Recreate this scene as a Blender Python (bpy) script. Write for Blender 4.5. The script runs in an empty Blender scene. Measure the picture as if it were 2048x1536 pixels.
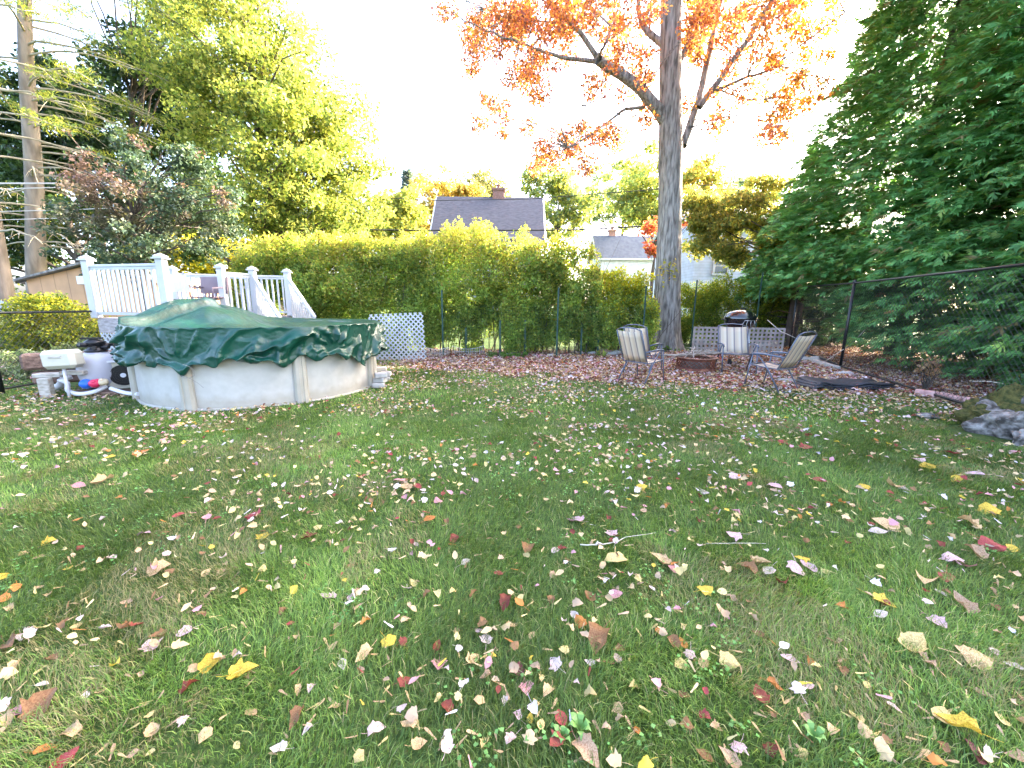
import bpy, math, random
import numpy as np
from mathutils import Vector, Matrix, noise as mnoise
random.seed(7); RNG = np.random.default_rng(7)
R = math.radians
scene = bpy.context.scene
COL = scene.collection
# ------------------------------------------------------------ camera
CAMH, FPX, PITCH, ROLL = 1.45, 800.0, 11.2, 0.6
p_, r_ = R(PITCH), R(ROLL)
FW = np.array([0, math.cos(p_), -math.sin(p_)]); UP0 = np.array([0, math.sin(p_), math.cos(p_)]); RT0 = np.array([1., 0, 0])
RT = RT0*math.cos(r_) + UP0*math.sin(r_); UPV = UP0*math.cos(r_) - RT0*math.sin(r_)
cd = bpy.data.cameras.new("camera"); cam = bpy.data.objects.new("camera", cd); COL.objects.link(cam)
cd.sensor_width = 36.0; cd.lens = FPX/2048*36; cd.clip_end = 2000; cd.clip_start = 0.05
cam.matrix_world = Matrix(((RT[0], UPV[0], -FW[0], 0), (RT[1], UPV[1], -FW[1], 0), (RT[2], UPV[2], -FW[2], CAMH), (0, 0, 0, 1)))
scene.camera = cam
def ray(x, y): return FW + RT*((x-1024)/FPX) + UPV*((768-y)/FPX)
def G(x, y, z=0.0):
    "point on a level surface at height z seen at a photo position"
    d = ray(x, y); t = (z-CAMH)/d[2]; return np.array([d[0]*t, d[1]*t, z])
def AT(x, y, Y):
    "point at distance Y seen at a photo position"
    d = ray(x, y); t = Y/d[1]; return np.array([d[0]*t, Y, CAMH+d[2]*t])
def PX(Y, x=1024): return Y/FPX*1.02
# ------------------------------------------------------------ world, sun, exposure
SUN_AZ, SUN_EL = 62.0, 26.0
w = bpy.data.worlds.new("World"); scene.world = w; w.use_nodes = True
nt = w.node_tree; bg = nt.nodes["Background"]
sky = nt.nodes.new("ShaderNodeTexSky"); sky.sky_type = 'NISHITA'; sky.sun_disc = False
sky.sun_elevation = R(SUN_EL); sky.sun_rotation = R(SUN_AZ); sky.altitude = 50
sky.air_density = 0.6; sky.dust_density = 5.0; sky.ozone_density = 0.2
nt.links.new(sky.outputs[0], bg.inputs[0]); bg.inputs[1].default_value = 0.15
sd = bpy.data.lights.new("sun", 'SUN'); sd.energy = 2.0; sd.angle = R(0.6); sd.color = (1.0, 0.90, 0.74)
so = bpy.data.objects.new("sun", sd); COL.objects.link(so)
S = Vector((math.sin(R(SUN_AZ))*math.cos(R(SUN_EL)), math.cos(R(SUN_AZ))*math.cos(R(SUN_EL)), math.sin(R(SUN_EL))))
so.rotation_euler = S.to_track_quat('Z', 'Y').to_euler(); so.location = (10, 10, 20)
vs = scene.view_settings; vs.view_transform = 'Standard'; vs.look = 'None'; vs.gamma = 1.0; vs.exposure = 3.9
scene.render.engine = 'CYCLES'
cy = scene.cycles; cy.use_denoising = True; cy.max_bounces = 7; cy.diffuse_bounces = 4; cy.glossy_bounces = 2
cy.transmission_bounces = 5; cy.transparent_max_bounces = 8; cy.caustics_reflective = False; cy.caustics_refractive = False
cy.sample_clamp_indirect = 6.0
# ------------------------------------------------------------ numpy noise
def vnoise(P, seed=0):
    P = np.asarray(P, float); i = np.floor(P).astype(np.int64); f = P-i; f = f*f*(3-2*f)
    out = np.zeros(P.shape[:-1])
    def h(a, b, c):
        n = (a*73856093) ^ (b*19349663) ^ (c*83492791) ^ (seed*2654435761 & 0xffffffff)
        n = (n ^ (n >> 13))*1274126177 & 0xffffffff
        n = (n ^ (n >> 16)) & 0xffff
        return n/65535.0
    for dx in (0, 1):
        for dy in (0, 1):
            for dz in (0, 1):
                wgt = (f[..., 0] if dx else 1-f[..., 0])*(f[..., 1] if dy else 1-f[..., 1])*(f[..., 2] if dz else 1-f[..., 2])
                out += wgt*h(i[..., 0]+dx, i[..., 1]+dy, i[..., 2]+dz)
    return out
def fbm(P, seed=0, o=3):
    s = 0; a = 1; t = 0
    for k in range(o):
        s = s+a*vnoise(np.asarray(P)*2**k, seed+k); t += a; a *= .5
    return s/t
def v3(x, y, z=None):
    x = np.asarray(x, float); y = np.asarray(y, float)
    return np.stack([x, y, np.zeros_like(x) if z is None else np.broadcast_to(z, x.shape)], -1)
def hgt(x, y):
    x = np.asarray(x, float); y = np.asarray(y, float)
    near = np.clip(1-(np.hypot(x, y)-11)/6, 0, 1)
    return near*0.035*(fbm(v3(x*.9, y*.9), 3, 2)-.5)
# ------------------------------------------------------------ materials
def rgba(c): return (c[0], c[1], c[2], 1)
def pm(name, c1, c2=None, scale=6.0, rough=.7, metal=0., bump=0., bscale=None, spec=.4, stretch=(1, 1, 1), detail=6, lo=.35, hi=.65, c3=None, coat=0.):
    m = bpy.data.materials.new(name); m.use_nodes = True; n = m.node_tree.nodes; l = m.node_tree.links
    b = n["Principled BSDF"]; b.inputs["Base Color"].default_value = rgba(c1); b.inputs["Roughness"].default_value = rough
    b.inputs["Metallic"].default_value = metal; b.inputs["Specular IOR Level"].default_value = spec; b.inputs["Coat Weight"].default_value = coat
    tc = n.new("ShaderNodeTexCoord"); mp = n.new("ShaderNodeMapping"); mp.inputs["Scale"].default_value = stretch
    l.new(tc.outputs["Object"], mp.inputs[0])
    if c2:
        nz = n.new("ShaderNodeTexNoise"); nz.inputs["Scale"].default_value = scale; nz.inputs["Detail"].default_value = detail
        l.new(mp.outputs[0], nz.inputs["Vector"])
        cr = n.new("ShaderNodeValToRGB"); cr.color_ramp.elements[0].position = lo; cr.color_ramp.elements[1].position = hi
        cr.color_ramp.elements[0].color = rgba(c1); cr.color_ramp.elements[1].color = rgba(c2)
        if c3: e = cr.color_ramp.elements.new((lo+hi)/2); e.color = rgba(c3)
        l.new(nz.outputs[0], cr.inputs[0]); l.new(cr.outputs[0], b.inputs["Base Color"])
    if bump:
        nb = n.new("ShaderNodeTexNoise"); nb.inputs["Scale"].default_value = bscale or scale*3; nb.inputs["Detail"].default_value = 8
        l.new(mp.outputs[0], nb.inputs["Vector"])
        bp = n.new("ShaderNodeBump"); bp.inputs["Strength"].default_value = 1; bp.inputs["Distance"].default_value = bump
        l.new(nb.outputs[0], bp.inputs["Height"]); l.new(bp.outputs[0], b.inputs["Normal"])
    return m
def leafmat(name, trans=.45, rough=.55, objcol=False, spec=.3, tint=(1.12, 1.08, .75), spots=0.):
    m = bpy.data.materials.new(name); m.use_nodes = True; n = m.node_tree.nodes; l = m.node_tree.links
    b = n["Principled BSDF"]; b.inputs["Roughness"].default_value = rough; b.inputs["Specular IOR Level"].default_value = spec
    if objcol:
        a = n.new("ShaderNodeObjectInfo"); src = a.outputs["Color"]
    else:
        a = n.new("ShaderNodeAttribute"); a.attribute_name = "col"; src = a.outputs["Color"]
    if spots:
        tc = n.new("ShaderNodeTexCoord"); nz = n.new("ShaderNodeTexNoise"); nz.inputs["Scale"].default_value = spots; nz.inputs["Detail"].default_value = 5
        l.new(tc.outputs["Object"], nz.inputs["Vector"])
        cr = n.new("ShaderNodeValToRGB"); cr.color_ramp.elements[0].position = .35; cr.color_ramp.elements[1].position = .6
        cr.color_ramp.elements[0].color = (.62, .5, .42, 1); cr.color_ramp.elements[1].color = (1.05, 1.02, 1, 1)
        mx = n.new("ShaderNodeMix"); mx.data_type = 'RGBA'; mx.blend_type = 'MULTIPLY'; mx.inputs["Factor"].default_value = 1
        l.new(nz.outputs[0], cr.inputs[0]); l.new(src, mx.inputs[6]); l.new(cr.outputs[0], mx.inputs[7]); src = mx.outputs[2]
    l.new(src, b.inputs["Base Color"])
    if trans:
        t = n.new("ShaderNodeBsdfTranslucent"); mx2 = n.new("ShaderNodeMix"); mx2.data_type = 'RGBA'; mx2.blend_type = 'MULTIPLY'
        mx2.inputs["Factor"].default_value = 1; mx2.inputs[7].default_value = rgba(tint); l.new(src, mx2.inputs[6]); l.new(mx2.outputs[2], t.inputs["Color"])
        ms = n.new("ShaderNodeMixShader"); ms.inputs[0].default_value = trans
        l.new(b.outputs[0], ms.inputs[1]); l.new(t.outputs[0], ms.inputs[2]); l.new(ms.outputs[0], n["Material Output"].inputs[0])
    return m
M = {}
M['leaf'] = leafmat("tree_leaf", .58)
M['leafdark'] = leafmat("evergreen_leaf", .34, .5, tint=(1.1, 1.1, .6))
M['grass'] = leafmat("grass_blade", .35, .45, spec=.35, tint=(1.2, 1.2, .6))
M['litter'] = leafmat("dry_leaf", .15, .7, tint=(1.1, 1, .9))
M['fallen'] = leafmat("fallen_leaf_skin", .15, .6, objcol=True, tint=(1.1, 1, .9), spots=22)
# ------------------------------------------------------------ mesh helpers
def finish(o, mat, parent):
    if mat is not None: o.data.materials.append(mat)
    COL.objects.link(o)
    if parent is not None: o.parent = parent
    return o
def origin(parent):
    v = np.zeros(3)
    while parent is not None:
        v = v+np.array(parent.location); parent = parent.parent
    return v
def npmesh(name, V, F, mat, parent=None, cols=None, smooth=False, local=False):
    """V (n,3); F (m,k) indices; cols (m,3) per face"""
    V = np.asarray(V, np.float32)
    if parent is not None and not local: V = V-origin(parent).astype(np.float32)
    F = np.asarray(F, np.int32); k = F.shape[1]; me = bpy.data.meshes.new(name)
    me.vertices.add(len(V)); me.vertices.foreach_set("co", V.ravel())
    me.loops.add(F.size); me.loops.foreach_set("vertex_index", F.ravel())
    me.polygons.add(len(F)); me.polygons.foreach_set("loop_start", np.arange(len(F), dtype=np.int32)*k)
    me.update(calc_edges=True)
    if cols is not None:
        a = me.attributes.new("col", 'FLOAT_COLOR', 'FACE')
        c = np.ones((len(F), 4), np.float32); c[:, :3] = cols; a.data.foreach_set("color", c.ravel())
    if smooth: me.polygons.foreach_set("use_smooth", np.ones(len(F), bool))
    me.validate()
    return finish(bpy.data.objects.new(name, me), mat, parent)
class MB:
    def __init__(s): s.v = []; s.f = []; s.sm = []
    def add(s, vs, fs, smooth=False):
        b = len(s.v); s.v += [tuple(map(float, v)) for v in vs]; s.f += [tuple(b+i for i in f) for f in fs]; s.sm += [smooth]*len(fs); return s
    def box(s, c, size, rz=0., rx=0., ry=0., bev=0.):
        hx, hy, hz = size[0]/2, size[1]/2, size[2]/2
        m = Matrix.Rotation(rz, 3, 'Z') @ Matrix.Rotation(ry, 3, 'Y') @ Matrix.Rotation(rx, 3, 'X')
        if bev:
            b = min(bev, hx*.9, hy*.9, hz*.9); vs = []
            for sz in (-1, 1):
                for lvl in (0, 1):
                    z = sz*(hz if (lvl == 1) else hz-b)
                    i = b if lvl == 1 else 0
                    ring = [(hx-i, -hy+b), (hx-i, hy-b), (hx-b, hy-i), (-hx+b, hy-i), (-hx+i, hy-b), (-hx+i, -hy+b), (-hx+b, -hy+i), (hx-b, -hy+i)]
                    vs.append([(x, y, z) for x, y in ring])
            rings = [vs[1], vs[0], vs[2], vs[3]]
            allv = [v for rg in rings for v in rg]; fs = []
            for k in range(3):
                for j in range(8): fs.append((k*8+j, k*8+(j+1) % 8, (k+1)*8+(j+1) % 8, (k+1)*8+j))
            fs.append(tuple(range(7, -1, -1))); fs.append(tuple(range(24, 32)))
            return s.add([m @ Vector(v)+Vector(c) for v in allv], fs)
        vs = [(-hx, -hy, -hz), (hx, -hy, -hz), (hx, hy, -hz), (-hx, hy, -hz), (-hx, -hy, hz), (hx, -hy, hz), (hx, hy, hz), (-hx, hy, hz)]
        return s.add([m @ Vector(v)+Vector(c) for v in vs], [(0, 3, 2, 1), (4, 5, 6, 7), (0, 1, 5, 4), (1, 2, 6, 5), (2, 3, 7, 6), (3, 0, 4, 7)])
    def tube(s, path, rad, n=8, cap=True, smooth=True):
        P = [Vector(p) for p in path]; rs = rad if hasattr(rad, '__len__') else [rad]*len(P); vs = []; fs = []
        up = None
        for i, p in enumerate(P):
            t = (P[min(i+1, len(P)-1)]-P[max(i-1, 0)]).normalized()
            if up is None:
                up = Vector((0, 0, 1)) if abs(t.z) < .9 else Vector((1, 0, 0))
            a = t.cross(up); a = a.normalized() if a.length > 1e-5 else t.orthogonal().normalized(); b = a.cross(t).normalized(); up = b
            for j in range(n):
                th = 2*math.pi*j/n; vs.append(p+(a*math.cos(th)+b*math.sin(th))*rs[i])
        for i in range(len(P)-1):
            for j in range(n): fs.append((i*n+j, i*n+(j+1) % n, (i+1)*n+(j+1) % n, (i+1)*n+j))
        s.add(vs, fs, smooth)
        if cap:
            b = len(s.v)-len(vs); s.f.append(tuple(b+j for j in range(n-1, -1, -1))); s.f.append(tuple(b+(len(P)-1)*n+j for j in range(n))); s.sm += [False, False]
        return s
    def lathe(s, c, prof, n=32, smooth=True):
        vs = []; fs = []
        for (r, z) in prof:
            for j in range(n):
                a = 2*math.pi*j/n; vs.append((c[0]+r*math.cos(a), c[1]+r*math.sin(a), c[2]+z))
        for i in range(len(prof)-1):
            for j in range(n): fs.append((i*n+j, i*n+(j+1) % n, (i+1)*n+(j+1) % n, (i+1)*n+j))
        s.add(vs, fs, smooth); return s
    def blob(s, c, r, seed=0, amp=.2, n=14, fr=1.5):
        vs = []; fs = []; r = Vector(r) if hasattr(r, '__len__') else Vector((r, r, r))
        for i in range(n+1):
            ph = math.pi*i/n
            for j in range(n*2):
                th = math.pi*j/n; d = Vector((math.sin(ph)*math.cos(th), math.sin(ph)*math.sin(th), math.cos(ph)))
                k = 1+amp*(mnoise.noise(d*fr+Vector((seed*3.1, seed, 0)))*1.6+mnoise.noise(d*fr*2.7+Vector((seed, 5, 1)))*.8)
                vs.append((c[0]+d.x*r.x*k, c[1]+d.y*r.y*k, c[2]+d.z*r.z*k))
        m = n*2
        for i in range(n):
            for j in range(m): fs.append((i*m+j, (i+1)*m+j, (i+1)*m+(j+1) % m, i*m+(j+1) % m))
        return s.add(vs, fs, True)
    def build(s, name, mat, parent=None, local=False):
        off = origin(parent) if (parent is not None and not local) else np.zeros(3)
        me = bpy.data.meshes.new(name); me.from_pydata([(v[0]-off[0], v[1]-off[1], v[2]-off[2]) for v in s.v], [], s.f); me.update()
        me.polygons.foreach_set("use_smooth", s.sm)
        return finish(bpy.data.objects.new(name, me), mat, parent)
def tag(o, label=None, cat=None, group=None, kind=None):
    if label: o['label'] = label
    if cat: o['category'] = cat
    if group: o['group'] = group
    if kind: o['kind'] = kind
    return o
def thing(name, loc, label, cat, group=None, rz=0.):
    o = bpy.data.objects.new(name, None); COL.objects.link(o); o.location = [float(a) for a in loc]; o.rotation_euler = (0, 0, rz)
    o.empty_display_size = .1
    return tag(o, label, cat, group)
def copy_tree(o, loc, rz=0., label=None, group=None):
    r = o.copy(); COL.objects.link(r); r.location = [float(a) for a in loc]; r.rotation_euler = (0, 0, rz)
    if label: r['label'] = label
    if group: r['group'] = group
    for ch in list(o.children):
        c = ch.copy(); COL.objects.link(c); c.parent = r
        for g in list(ch.children):
            d = g.copy(); COL.objects.link(d); d.parent = c
    return r
# ------------------------------------------------------------ foliage helpers
def pick(cols, w, n, jit=.18):
    cols = np.array(cols, float); w = np.array(w, float); i = RNG.choice(len(cols), n, p=w/w.sum())
    c = cols[i]*(1+RNG.normal(0, jit, (n, 1))); return np.clip(c, .004, .95)
def orient(n, upb=.5, droop=0.):
    "random leaf frames: length axis L, width axis W, normal N"
    N = RNG.normal(0, 1, (n, 3)); N[:, 2] += upb*2; N /= np.linalg.norm(N, axis=1)[:, None]
    L = RNG.normal(0, 1, (n, 3)); L[:, 2] -= droop*2; L -= (L*N).sum(1)[:, None]*N; L /= np.linalg.norm(L, axis=1)[:, None]+1e-9
    W = np.cross(N, L); return L, W, N
def kites(P, size, aspect=.6, upb=.4, droop=.2, L=None, W=None, N=None, fold=.15):
    n = len(P)
    if L is None: L, W, N = orient(n, upb, droop)
    s = (size if hasattr(size, '__len__') else np.full(n, size))[:, None]
    V = np.empty((n, 4, 3)); V[:, 0] = P; V[:, 1] = P+L*s*.45+W*s*aspect*.5+N*s*fold; V[:, 2] = P+L*s; V[:, 3] = P+L*s*.45-W*s*aspect*.5+N*s*fold
    return V.reshape(-1, 3), np.arange(n*4).reshape(n, 4)
def ball(n, shell=.5):
    d = RNG.normal(0, 1, (n, 3)); d /= np.linalg.norm(d, axis=1)[:, None]; return d*(RNG.random((n, 1))**shell)
def clumps_in(ells, k, rmin, rmax, shell=.4, zmin=None):
    "clump centres and radii spread through a list of ellipsoids (cx,cy,cz,rx,ry,rz)"
    ells = np.array(ells, float); vol = ells[:, 3]*ells[:, 5]; i = RNG.choice(len(ells), k, p=vol/vol.sum())
    d = ball(k, shell); P = ells[i, :3]+d*ells[i, 3:]
    r = RNG.uniform(rmin, rmax, k); return np.concatenate([P, r[:, None]], 1)
def leaves_on(cl, n, size, pal, w, jit=.18, upb=.4, droop=.3, aspect=.65, flat=.75, clumpjit=.15, colf=None):
    "n leaves gathered round the clumps"
    a = cl[:, 3]**2; i = RNG.choice(len(cl), n, p=a/a.sum())
    d = ball(n, .45); d[:, 2] *= flat; P = cl[i, :3]+d*cl[i, 3:4]
    V, F = kites(P, RNG.uniform(.6, 1.3, n)*size, aspect, upb, droop)
    c = pick(pal, w, n, jit)*(1+RNG.normal(0, clumpjit, (len(cl), 1)))[i]
    if colf is not None: c = colf(P, c)
    return V, F, np.clip(c, .003, .95)
def limb(mb, a, b, r0, r1, bow=.15, n=6, sides=6):
    a = np.array(a, float); b = np.array(b, float); L = np.linalg.norm(b-a); q = RNG.normal(0, 1, 3)*L*bow*.35; pts = []; 
    for k in range(n+1):
        t = k/n; p = a+(b-a)*t+q*math.sin(math.pi*t)+np.array([0, 0, 1])*L*bow*math.sin(math.pi*t)*.6
        if 0 < k < n: p = p+RNG.normal(0, 1, 3)*L*.012
        pts.append(p)
    mb.tube(pts, [r0+(r1-r0)*(k/n)**.8 for k in range(n+1)], sides, cap=False)
    return pts
M['bark'] = pm("grey_brown_bark", (.10, .088, .076), (.35, .32, .285), 16, .9, bump=.05, bscale=20, stretch=(1, 1, .16), lo=.34, hi=.62, detail=10)
M['barkdark'] = pm("dark_bark", (.05, .04, .032), (.13, .1, .08), 6, .9, bump=.02, bscale=12, stretch=(1, 1, .3))
def tree(name, label, base, H, tr, ells, ncl, rcl, nleaf, lsize, pal, w, group=None, cat='tree', bark='barkdark', nlimb=14, top=.75, mat='leaf', upb=.4, droop=.3, shell=.4, lean=(0, 0), colf=None, flat=.75, aspect=.65, partname='crown'):
    root = thing(name, base, label, cat, group)
    base = np.array(base, float); mb = MB()
    path = []; rr = []
    for k in range(9):
        t = k/8; path.append(base+np.array([lean[0]*t+.06*tr*math.sin(k*1.7)*6, lean[1]*t, H*top*t-.05])); rr.append(tr*(1-.72*t)*(1.35 if k == 0 else 1))
    mb.tube(path, rr, 10, cap=False)
    cl = clumps_in(ells, ncl, rcl[0], rcl[1], shell)
    idx = RNG.choice(len(cl), min(nlimb, len(cl)), replace=False)
    for i in idx:
        c = cl[i, :3]; f = np.clip((c[2]-base[2])/(H*top)-.3*random.random()-.08, .12, .97); k = f*8; j = int(k); a = path[j]+(path[min(j+1, 8)]-path[j])*(k-j)
        limb(mb, a, c, max(.015, rr[min(j+1, 8)]*.5), .012, n=5, sides=5)
    mb.build('trunk', M[bark], root)
    V, F, c = leaves_on(cl, nleaf, lsize, pal, w, upb=upb, droop=droop, colf=colf, flat=flat, aspect=aspect)
    npmesh(partname, V, F, M[mat], root, cols=c)
    return root
# ============================================================ ground
def bed_mask(x, y):
    "1 where the ground is bare, leaf-covered earth"
    x = np.asarray(x, float); y = np.asarray(y, float)
    edge = np.interp(x, [-3, -1.5, 0, 2, 4.5, 6.5, 8], [9.6, 8.9, 8.3, 7.7, 7.1, 6.9, 6.2])
    n = fbm(v3(x*1.3, y*1.3), 11, 3)-.5
    m = np.clip((y-edge+n*1.6)/.5+.5, 0, 1)
    return m*np.clip((x+3.0)/.4, 0, 1)*np.clip((13.3-y+np.clip(x-6, 0, 3)*1.5)/.8, 0, 1)
gx = np.concatenate([[-300, -120, -60, -35, -22], np.linspace(-14, 14, 113), [22, 35, 60, 120, 300]])
gy = np.concatenate([[-40, -15, -5, -2], np.linspace(-.5, 18, 75), [22, 30, 45, 80, 150, 400]])
GX, GY = np.meshgrid(gx, gy); V = np.stack([GX, GY, hgt(GX, GY)], -1).reshape(-1, 3)
nx = len(gx); ii = np.arange(len(gy)-1)[:, None]*nx+np.arange(nx-1)[None, :]; ii = ii.ravel()
gcol = bed_mask((GX.ravel()[ii]+.12), (GY.ravel()[ii]+.12))
gm = bpy.data.materials.new("lawn_soil"); gm.use_nodes = True; n = gm.node_tree.nodes; l = gm.node_tree.links; b = n["Principled BSDF"]
b.inputs["Roughness"].default_value = .95; b.inputs["Specular IOR Level"].default_value = .15
tc = n.new("ShaderNodeTexCoord")
def nzr(scale, cols, detail=8):
    z = n.new("ShaderNodeTexNoise"); z.inputs["Scale"].default_value = scale; z.inputs["Detail"].default_value = detail; l.new(tc.outputs["Object"], z.inputs["Vector"])
    r = n.new("ShaderNodeValToRGB"); r.color_ramp.elements[0].position = cols[0][0]; r.color_ramp.elements[0].color = rgba(cols[0][1])
    r.color_ramp.elements[1].position = cols[-1][0]; r.color_ramp.elements[1].color = rgba(cols[-1][1])
    for q in cols[1:-1]: e = r.color_ramp.elements.new(q[0]); e.color = rgba(q[1])
    l.new(z.outputs[0], r.inputs[0]); return r
ga = nzr(38, [(.3, (.035, .06, .016)), (.55, (.06, .1, .025)), (.75, (.12, .12, .05))]); gb = nzr(26, [(.3, (.05, .028, .018)), (.5, (.13, .07, .045)), (.7, (.24, .15, .1))])
at = n.new("ShaderNodeAttribute"); at.attribute_name = "col"; mx = n.new("ShaderNodeMix"); mx.data_type = 'RGBA'
l.new(at.outputs["Color"], mx.inputs["Factor"]); l.new(ga.outputs[0], mx.inputs[6]); l.new(gb.outputs[0], mx.inputs[7]); l.new(mx.outputs[2], b.inputs["Base Color"])
nb = n.new("ShaderNodeTexNoise"); nb.inputs["Scale"].default_value = 60; nb.inputs["Detail"].default_value = 6; l.new(tc.outputs["Object"], nb.inputs["Vector"])
bp = n.new("ShaderNodeBump"); bp.inputs["Distance"].default_value = .02; l.new(nb.outputs[0], bp.inputs["Height"]); l.new(bp.outputs[0], b.inputs["Normal"])
g = npmesh("ground", V, np.stack([ii, ii+1, ii+nx+1, ii+nx], 1), gm, cols=np.repeat(gcol[:, None], 3, 1), smooth=True)
tag(g, "flat back garden ground under the lawn and leaf bed", "ground", kind='structure')
# ============================================================ house at the back
M['shingle'] = pm("dark_roof_shingle", (.06, .06, .075), (.10, .10, .12), 3, .9, bump=.01, bscale=30, stretch=(1, 1, 6))
M['shingle_blue'] = pm("blue_grey_shingle", (.07, .085, .13), (.10, .12, .17), 3, .85)
M['white'] = pm("white_paint", (.78, .79, .80), (.70, .71, .73), 4, .5)
M['trim'] = pm("white_vinyl", (.50, .51, .52), (.44, .45, .46), 3, .4)
M['glass'] = pm("window_glass", (.05, .07, .08), None, rough=.08, spec=.8)
M['brick'] = pm("red_brick", (.20, .11, .09), (.30, .18, .15), 9, .9, bump=.01)
M['pinkbrick'] = pm("pink_brick", (.42, .22, .2), (.5, .3, .27), 6, .9)
def siding(name, c, pitch=.12, vertical=False, dark=.6):
    m = bpy.data.materials.new(name); m.use_nodes = True; n = m.node_tree.nodes; l = m.node_tree.links; b = n["Principled BSDF"]; b.inputs["Roughness"].default_value = .55
    tc = n.new("ShaderNodeTexCoord"); sp = n.new("ShaderNodeSeparateXYZ"); l.new(tc.outputs["Object"], sp.inputs[0])
    mt = n.new("ShaderNodeMath"); mt.operation = 'DIVIDE'; mt.inputs[1].default_value = pitch; l.new(sp.outputs["X" if vertical else "Z"], mt.inputs[0])
    fr = n.new("ShaderNodeMath"); fr.operation = 'FRACT'; l.new(mt.outputs[0], fr.inputs[0])
    cr = n.new("ShaderNodeValToRGB"); cr.color_ramp.elements[0].position = .0; cr.color_ramp.elements[0].color = rgba([q*dark for q in c])
    cr.color_ramp.elements[1].position = .14 if not vertical else .07; cr.color_ramp.elements[1].color = rgba(c); l.new(fr.outputs[0], cr.inputs[0])
    nz = n.new("ShaderNodeTexNoise"); nz.inputs["Scale"].default_value = 2.5; nz.inputs["Detail"].default_value = 6; l.new(tc.outputs["Object"], nz.inputs["Vector"])
    c2 = n.new("ShaderNodeValToRGB"); c2.color_ramp.elements[0].position = .3; c2.color_ramp.elements[0].color = (.8, .8, .8, 1); c2.color_ramp.elements[1].position = .7; c2.color_ramp.elements[1].color = (1.05, 1.05, 1.05, 1)
    l.new(nz.outputs[0], c2.inputs[0]); mm = n.new("ShaderNodeMix"); mm.data_type = 'RGBA'; mm.blend_type = 'MULTIPLY'; mm.inputs["Factor"].default_value = 1
    l.new(cr.outputs[0], mm.inputs[6]); l.new(c2.outputs[0], mm.inputs[7]); l.new(mm.outputs[2], b.inputs["Base Color"])
    bp = n.new("ShaderNodeBump"); bp.inputs["Distance"].default_value = .02; l.new(fr.outputs[0], bp.inputs["Height"]); l.new(bp.outputs[0], b.inputs["Normal"])
    return m
M['sidingblue'] = siding("pale_blue_clapboard", (.50, .57, .72), .17)
M['sidingwhite'] = siding("white_clapboard", (.74, .76, .8), .14)
M['sidinggrey'] = siding("grey_clapboard", (.36, .42, .48), .14)
M['sidingbrown'] = siding("brown_board_siding", (.50, .27, .12), .46, True, .45)
def house(name, label, x0, x1, y0, y1, ze, zr, wallm, roofm, wins, chim=None, gable_x=False, over=.35):
    root = thing(name, ((x0+x1)/2, y0, 0), label, "house")
    ym = (y0+y1)/2; m = MB()
    # walls with gables on the two x ends
    vs = [(x0, y0, -.2), (x1, y0, -.2), (x1, y1, -.2), (x0, y1, -.2), (x0, y0, ze), (x1, y0, ze), (x1, y1, ze), (x0, y1, ze), (x0, ym, zr-.08), (x1, ym, zr-.08)]
    m.add(vs, [(0, 1, 5, 4), (2, 3, 7, 6), (1, 2, 6, 9, 5), (3, 0, 4, 8, 7)]); m.build('wall', wallm, root)
    rm = MB(); t = .12; sl = (zr-ze)/(ym-y0)
    for s in (0, 1):
        ya = y0-over if s == 0 else y1+over; za = ze-sl*over
        A = [(x0-over, ya, za), (x1+over, ya, za), (x1+over, ym, zr), (x0-over, ym, zr)]
        B = [(a[0], a[1], a[2]+t) for a in A]
        f = [(0, 1, 2, 3), (7, 6, 5, 4), (0, 4, 5, 1), (1, 5, 6, 2), (3, 7, 4, 0)]
        rm.add(A+B, f if s == 0 else [q[::-1] for q in f])
    rf = rm.build('roof', roofm, root)
    tm = MB()
    for xe in (x0-over-.03, x1+over+.03):
        for s in (0, 1):
            ya = y0-over if s == 0 else y1+over
            tm.tube([(xe, ya, ze-sl*over-.05), (xe, ym, zr-.05)], .11, 4, smooth=False)
    tm.box(((x0+x1)/2, y0-over-.05, ze-sl*over), (x1-x0+2*over, .12, .16)); tm.build('trim_board', M['white'], root)
    for (wx, wz, ww, wh) in wins:
        q = MB(); q.box((wx, y0-.06, wz+wh/2), (ww+.24, .1, .12)).box((wx, y0-.06, wz-wh/2), (ww+.3, .14, .12))
        for s in (-1, 1): q.box((wx+s*(ww/2+.06), y0-.06, wz), (.12, .1, wh-.125))
        q.box((wx, y0-.05, wz), (ww-.002, .07, .06)); wi = q.build('window', M['trim'], root)
        q = MB(); q.box((wx, y0-.02, wz), (ww-.01, .05, wh-.13)); q.build('pane', M['glass'], wi)
    if chim:
        cx_, w_, zt, cm = chim; q = MB(); q.box((cx_, ym+.3, (zr-1+zt)/2), (w_, w_, zt-zr+1)).box((cx_, ym+.3, zt+.08), (w_+.16, w_+.16, .16)); ch = q.build('chimney', cm, rf)
        q = MB(); q.tube([(cx_, ym+.3, zt+.16), (cx_, ym+.3, zt+.42)], .14, 10).tube([(cx_, ym+.3, zt+.42), (cx_, ym+.3, zt+.5)], .2, 12); q.build('chimney_cap', M['brick'], rf)
    return root
a = AT(858, 398, 36); b_ = AT(1084, 398, 36); e1 = AT(850, 466, 32); 
house('house', "grey house with dark shingle roof and brick chimney seen over the tall hedge", e1[0]+.6, b_[0]-.3, 32.4, 39.6, e1[2]-.5, b_[2], M['sidinggrey'], M['shingle'],
      [(e1[0]+k, 3.2, 1.1, 1.7) for k in (2.2, 5.0, 7.6)]+[(e1[0]+k, 5.9, 1.0, 1.2) for k in (3.4, 6.7)], chim=(AT(997, 390, 36)[0], .95, AT(997, 383, 36.3)[2], M['brick']))
a = AT(1192, 473, 48); b_ = AT(1298, 473, 48); e1 = AT(1192, 517, 45)
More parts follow.
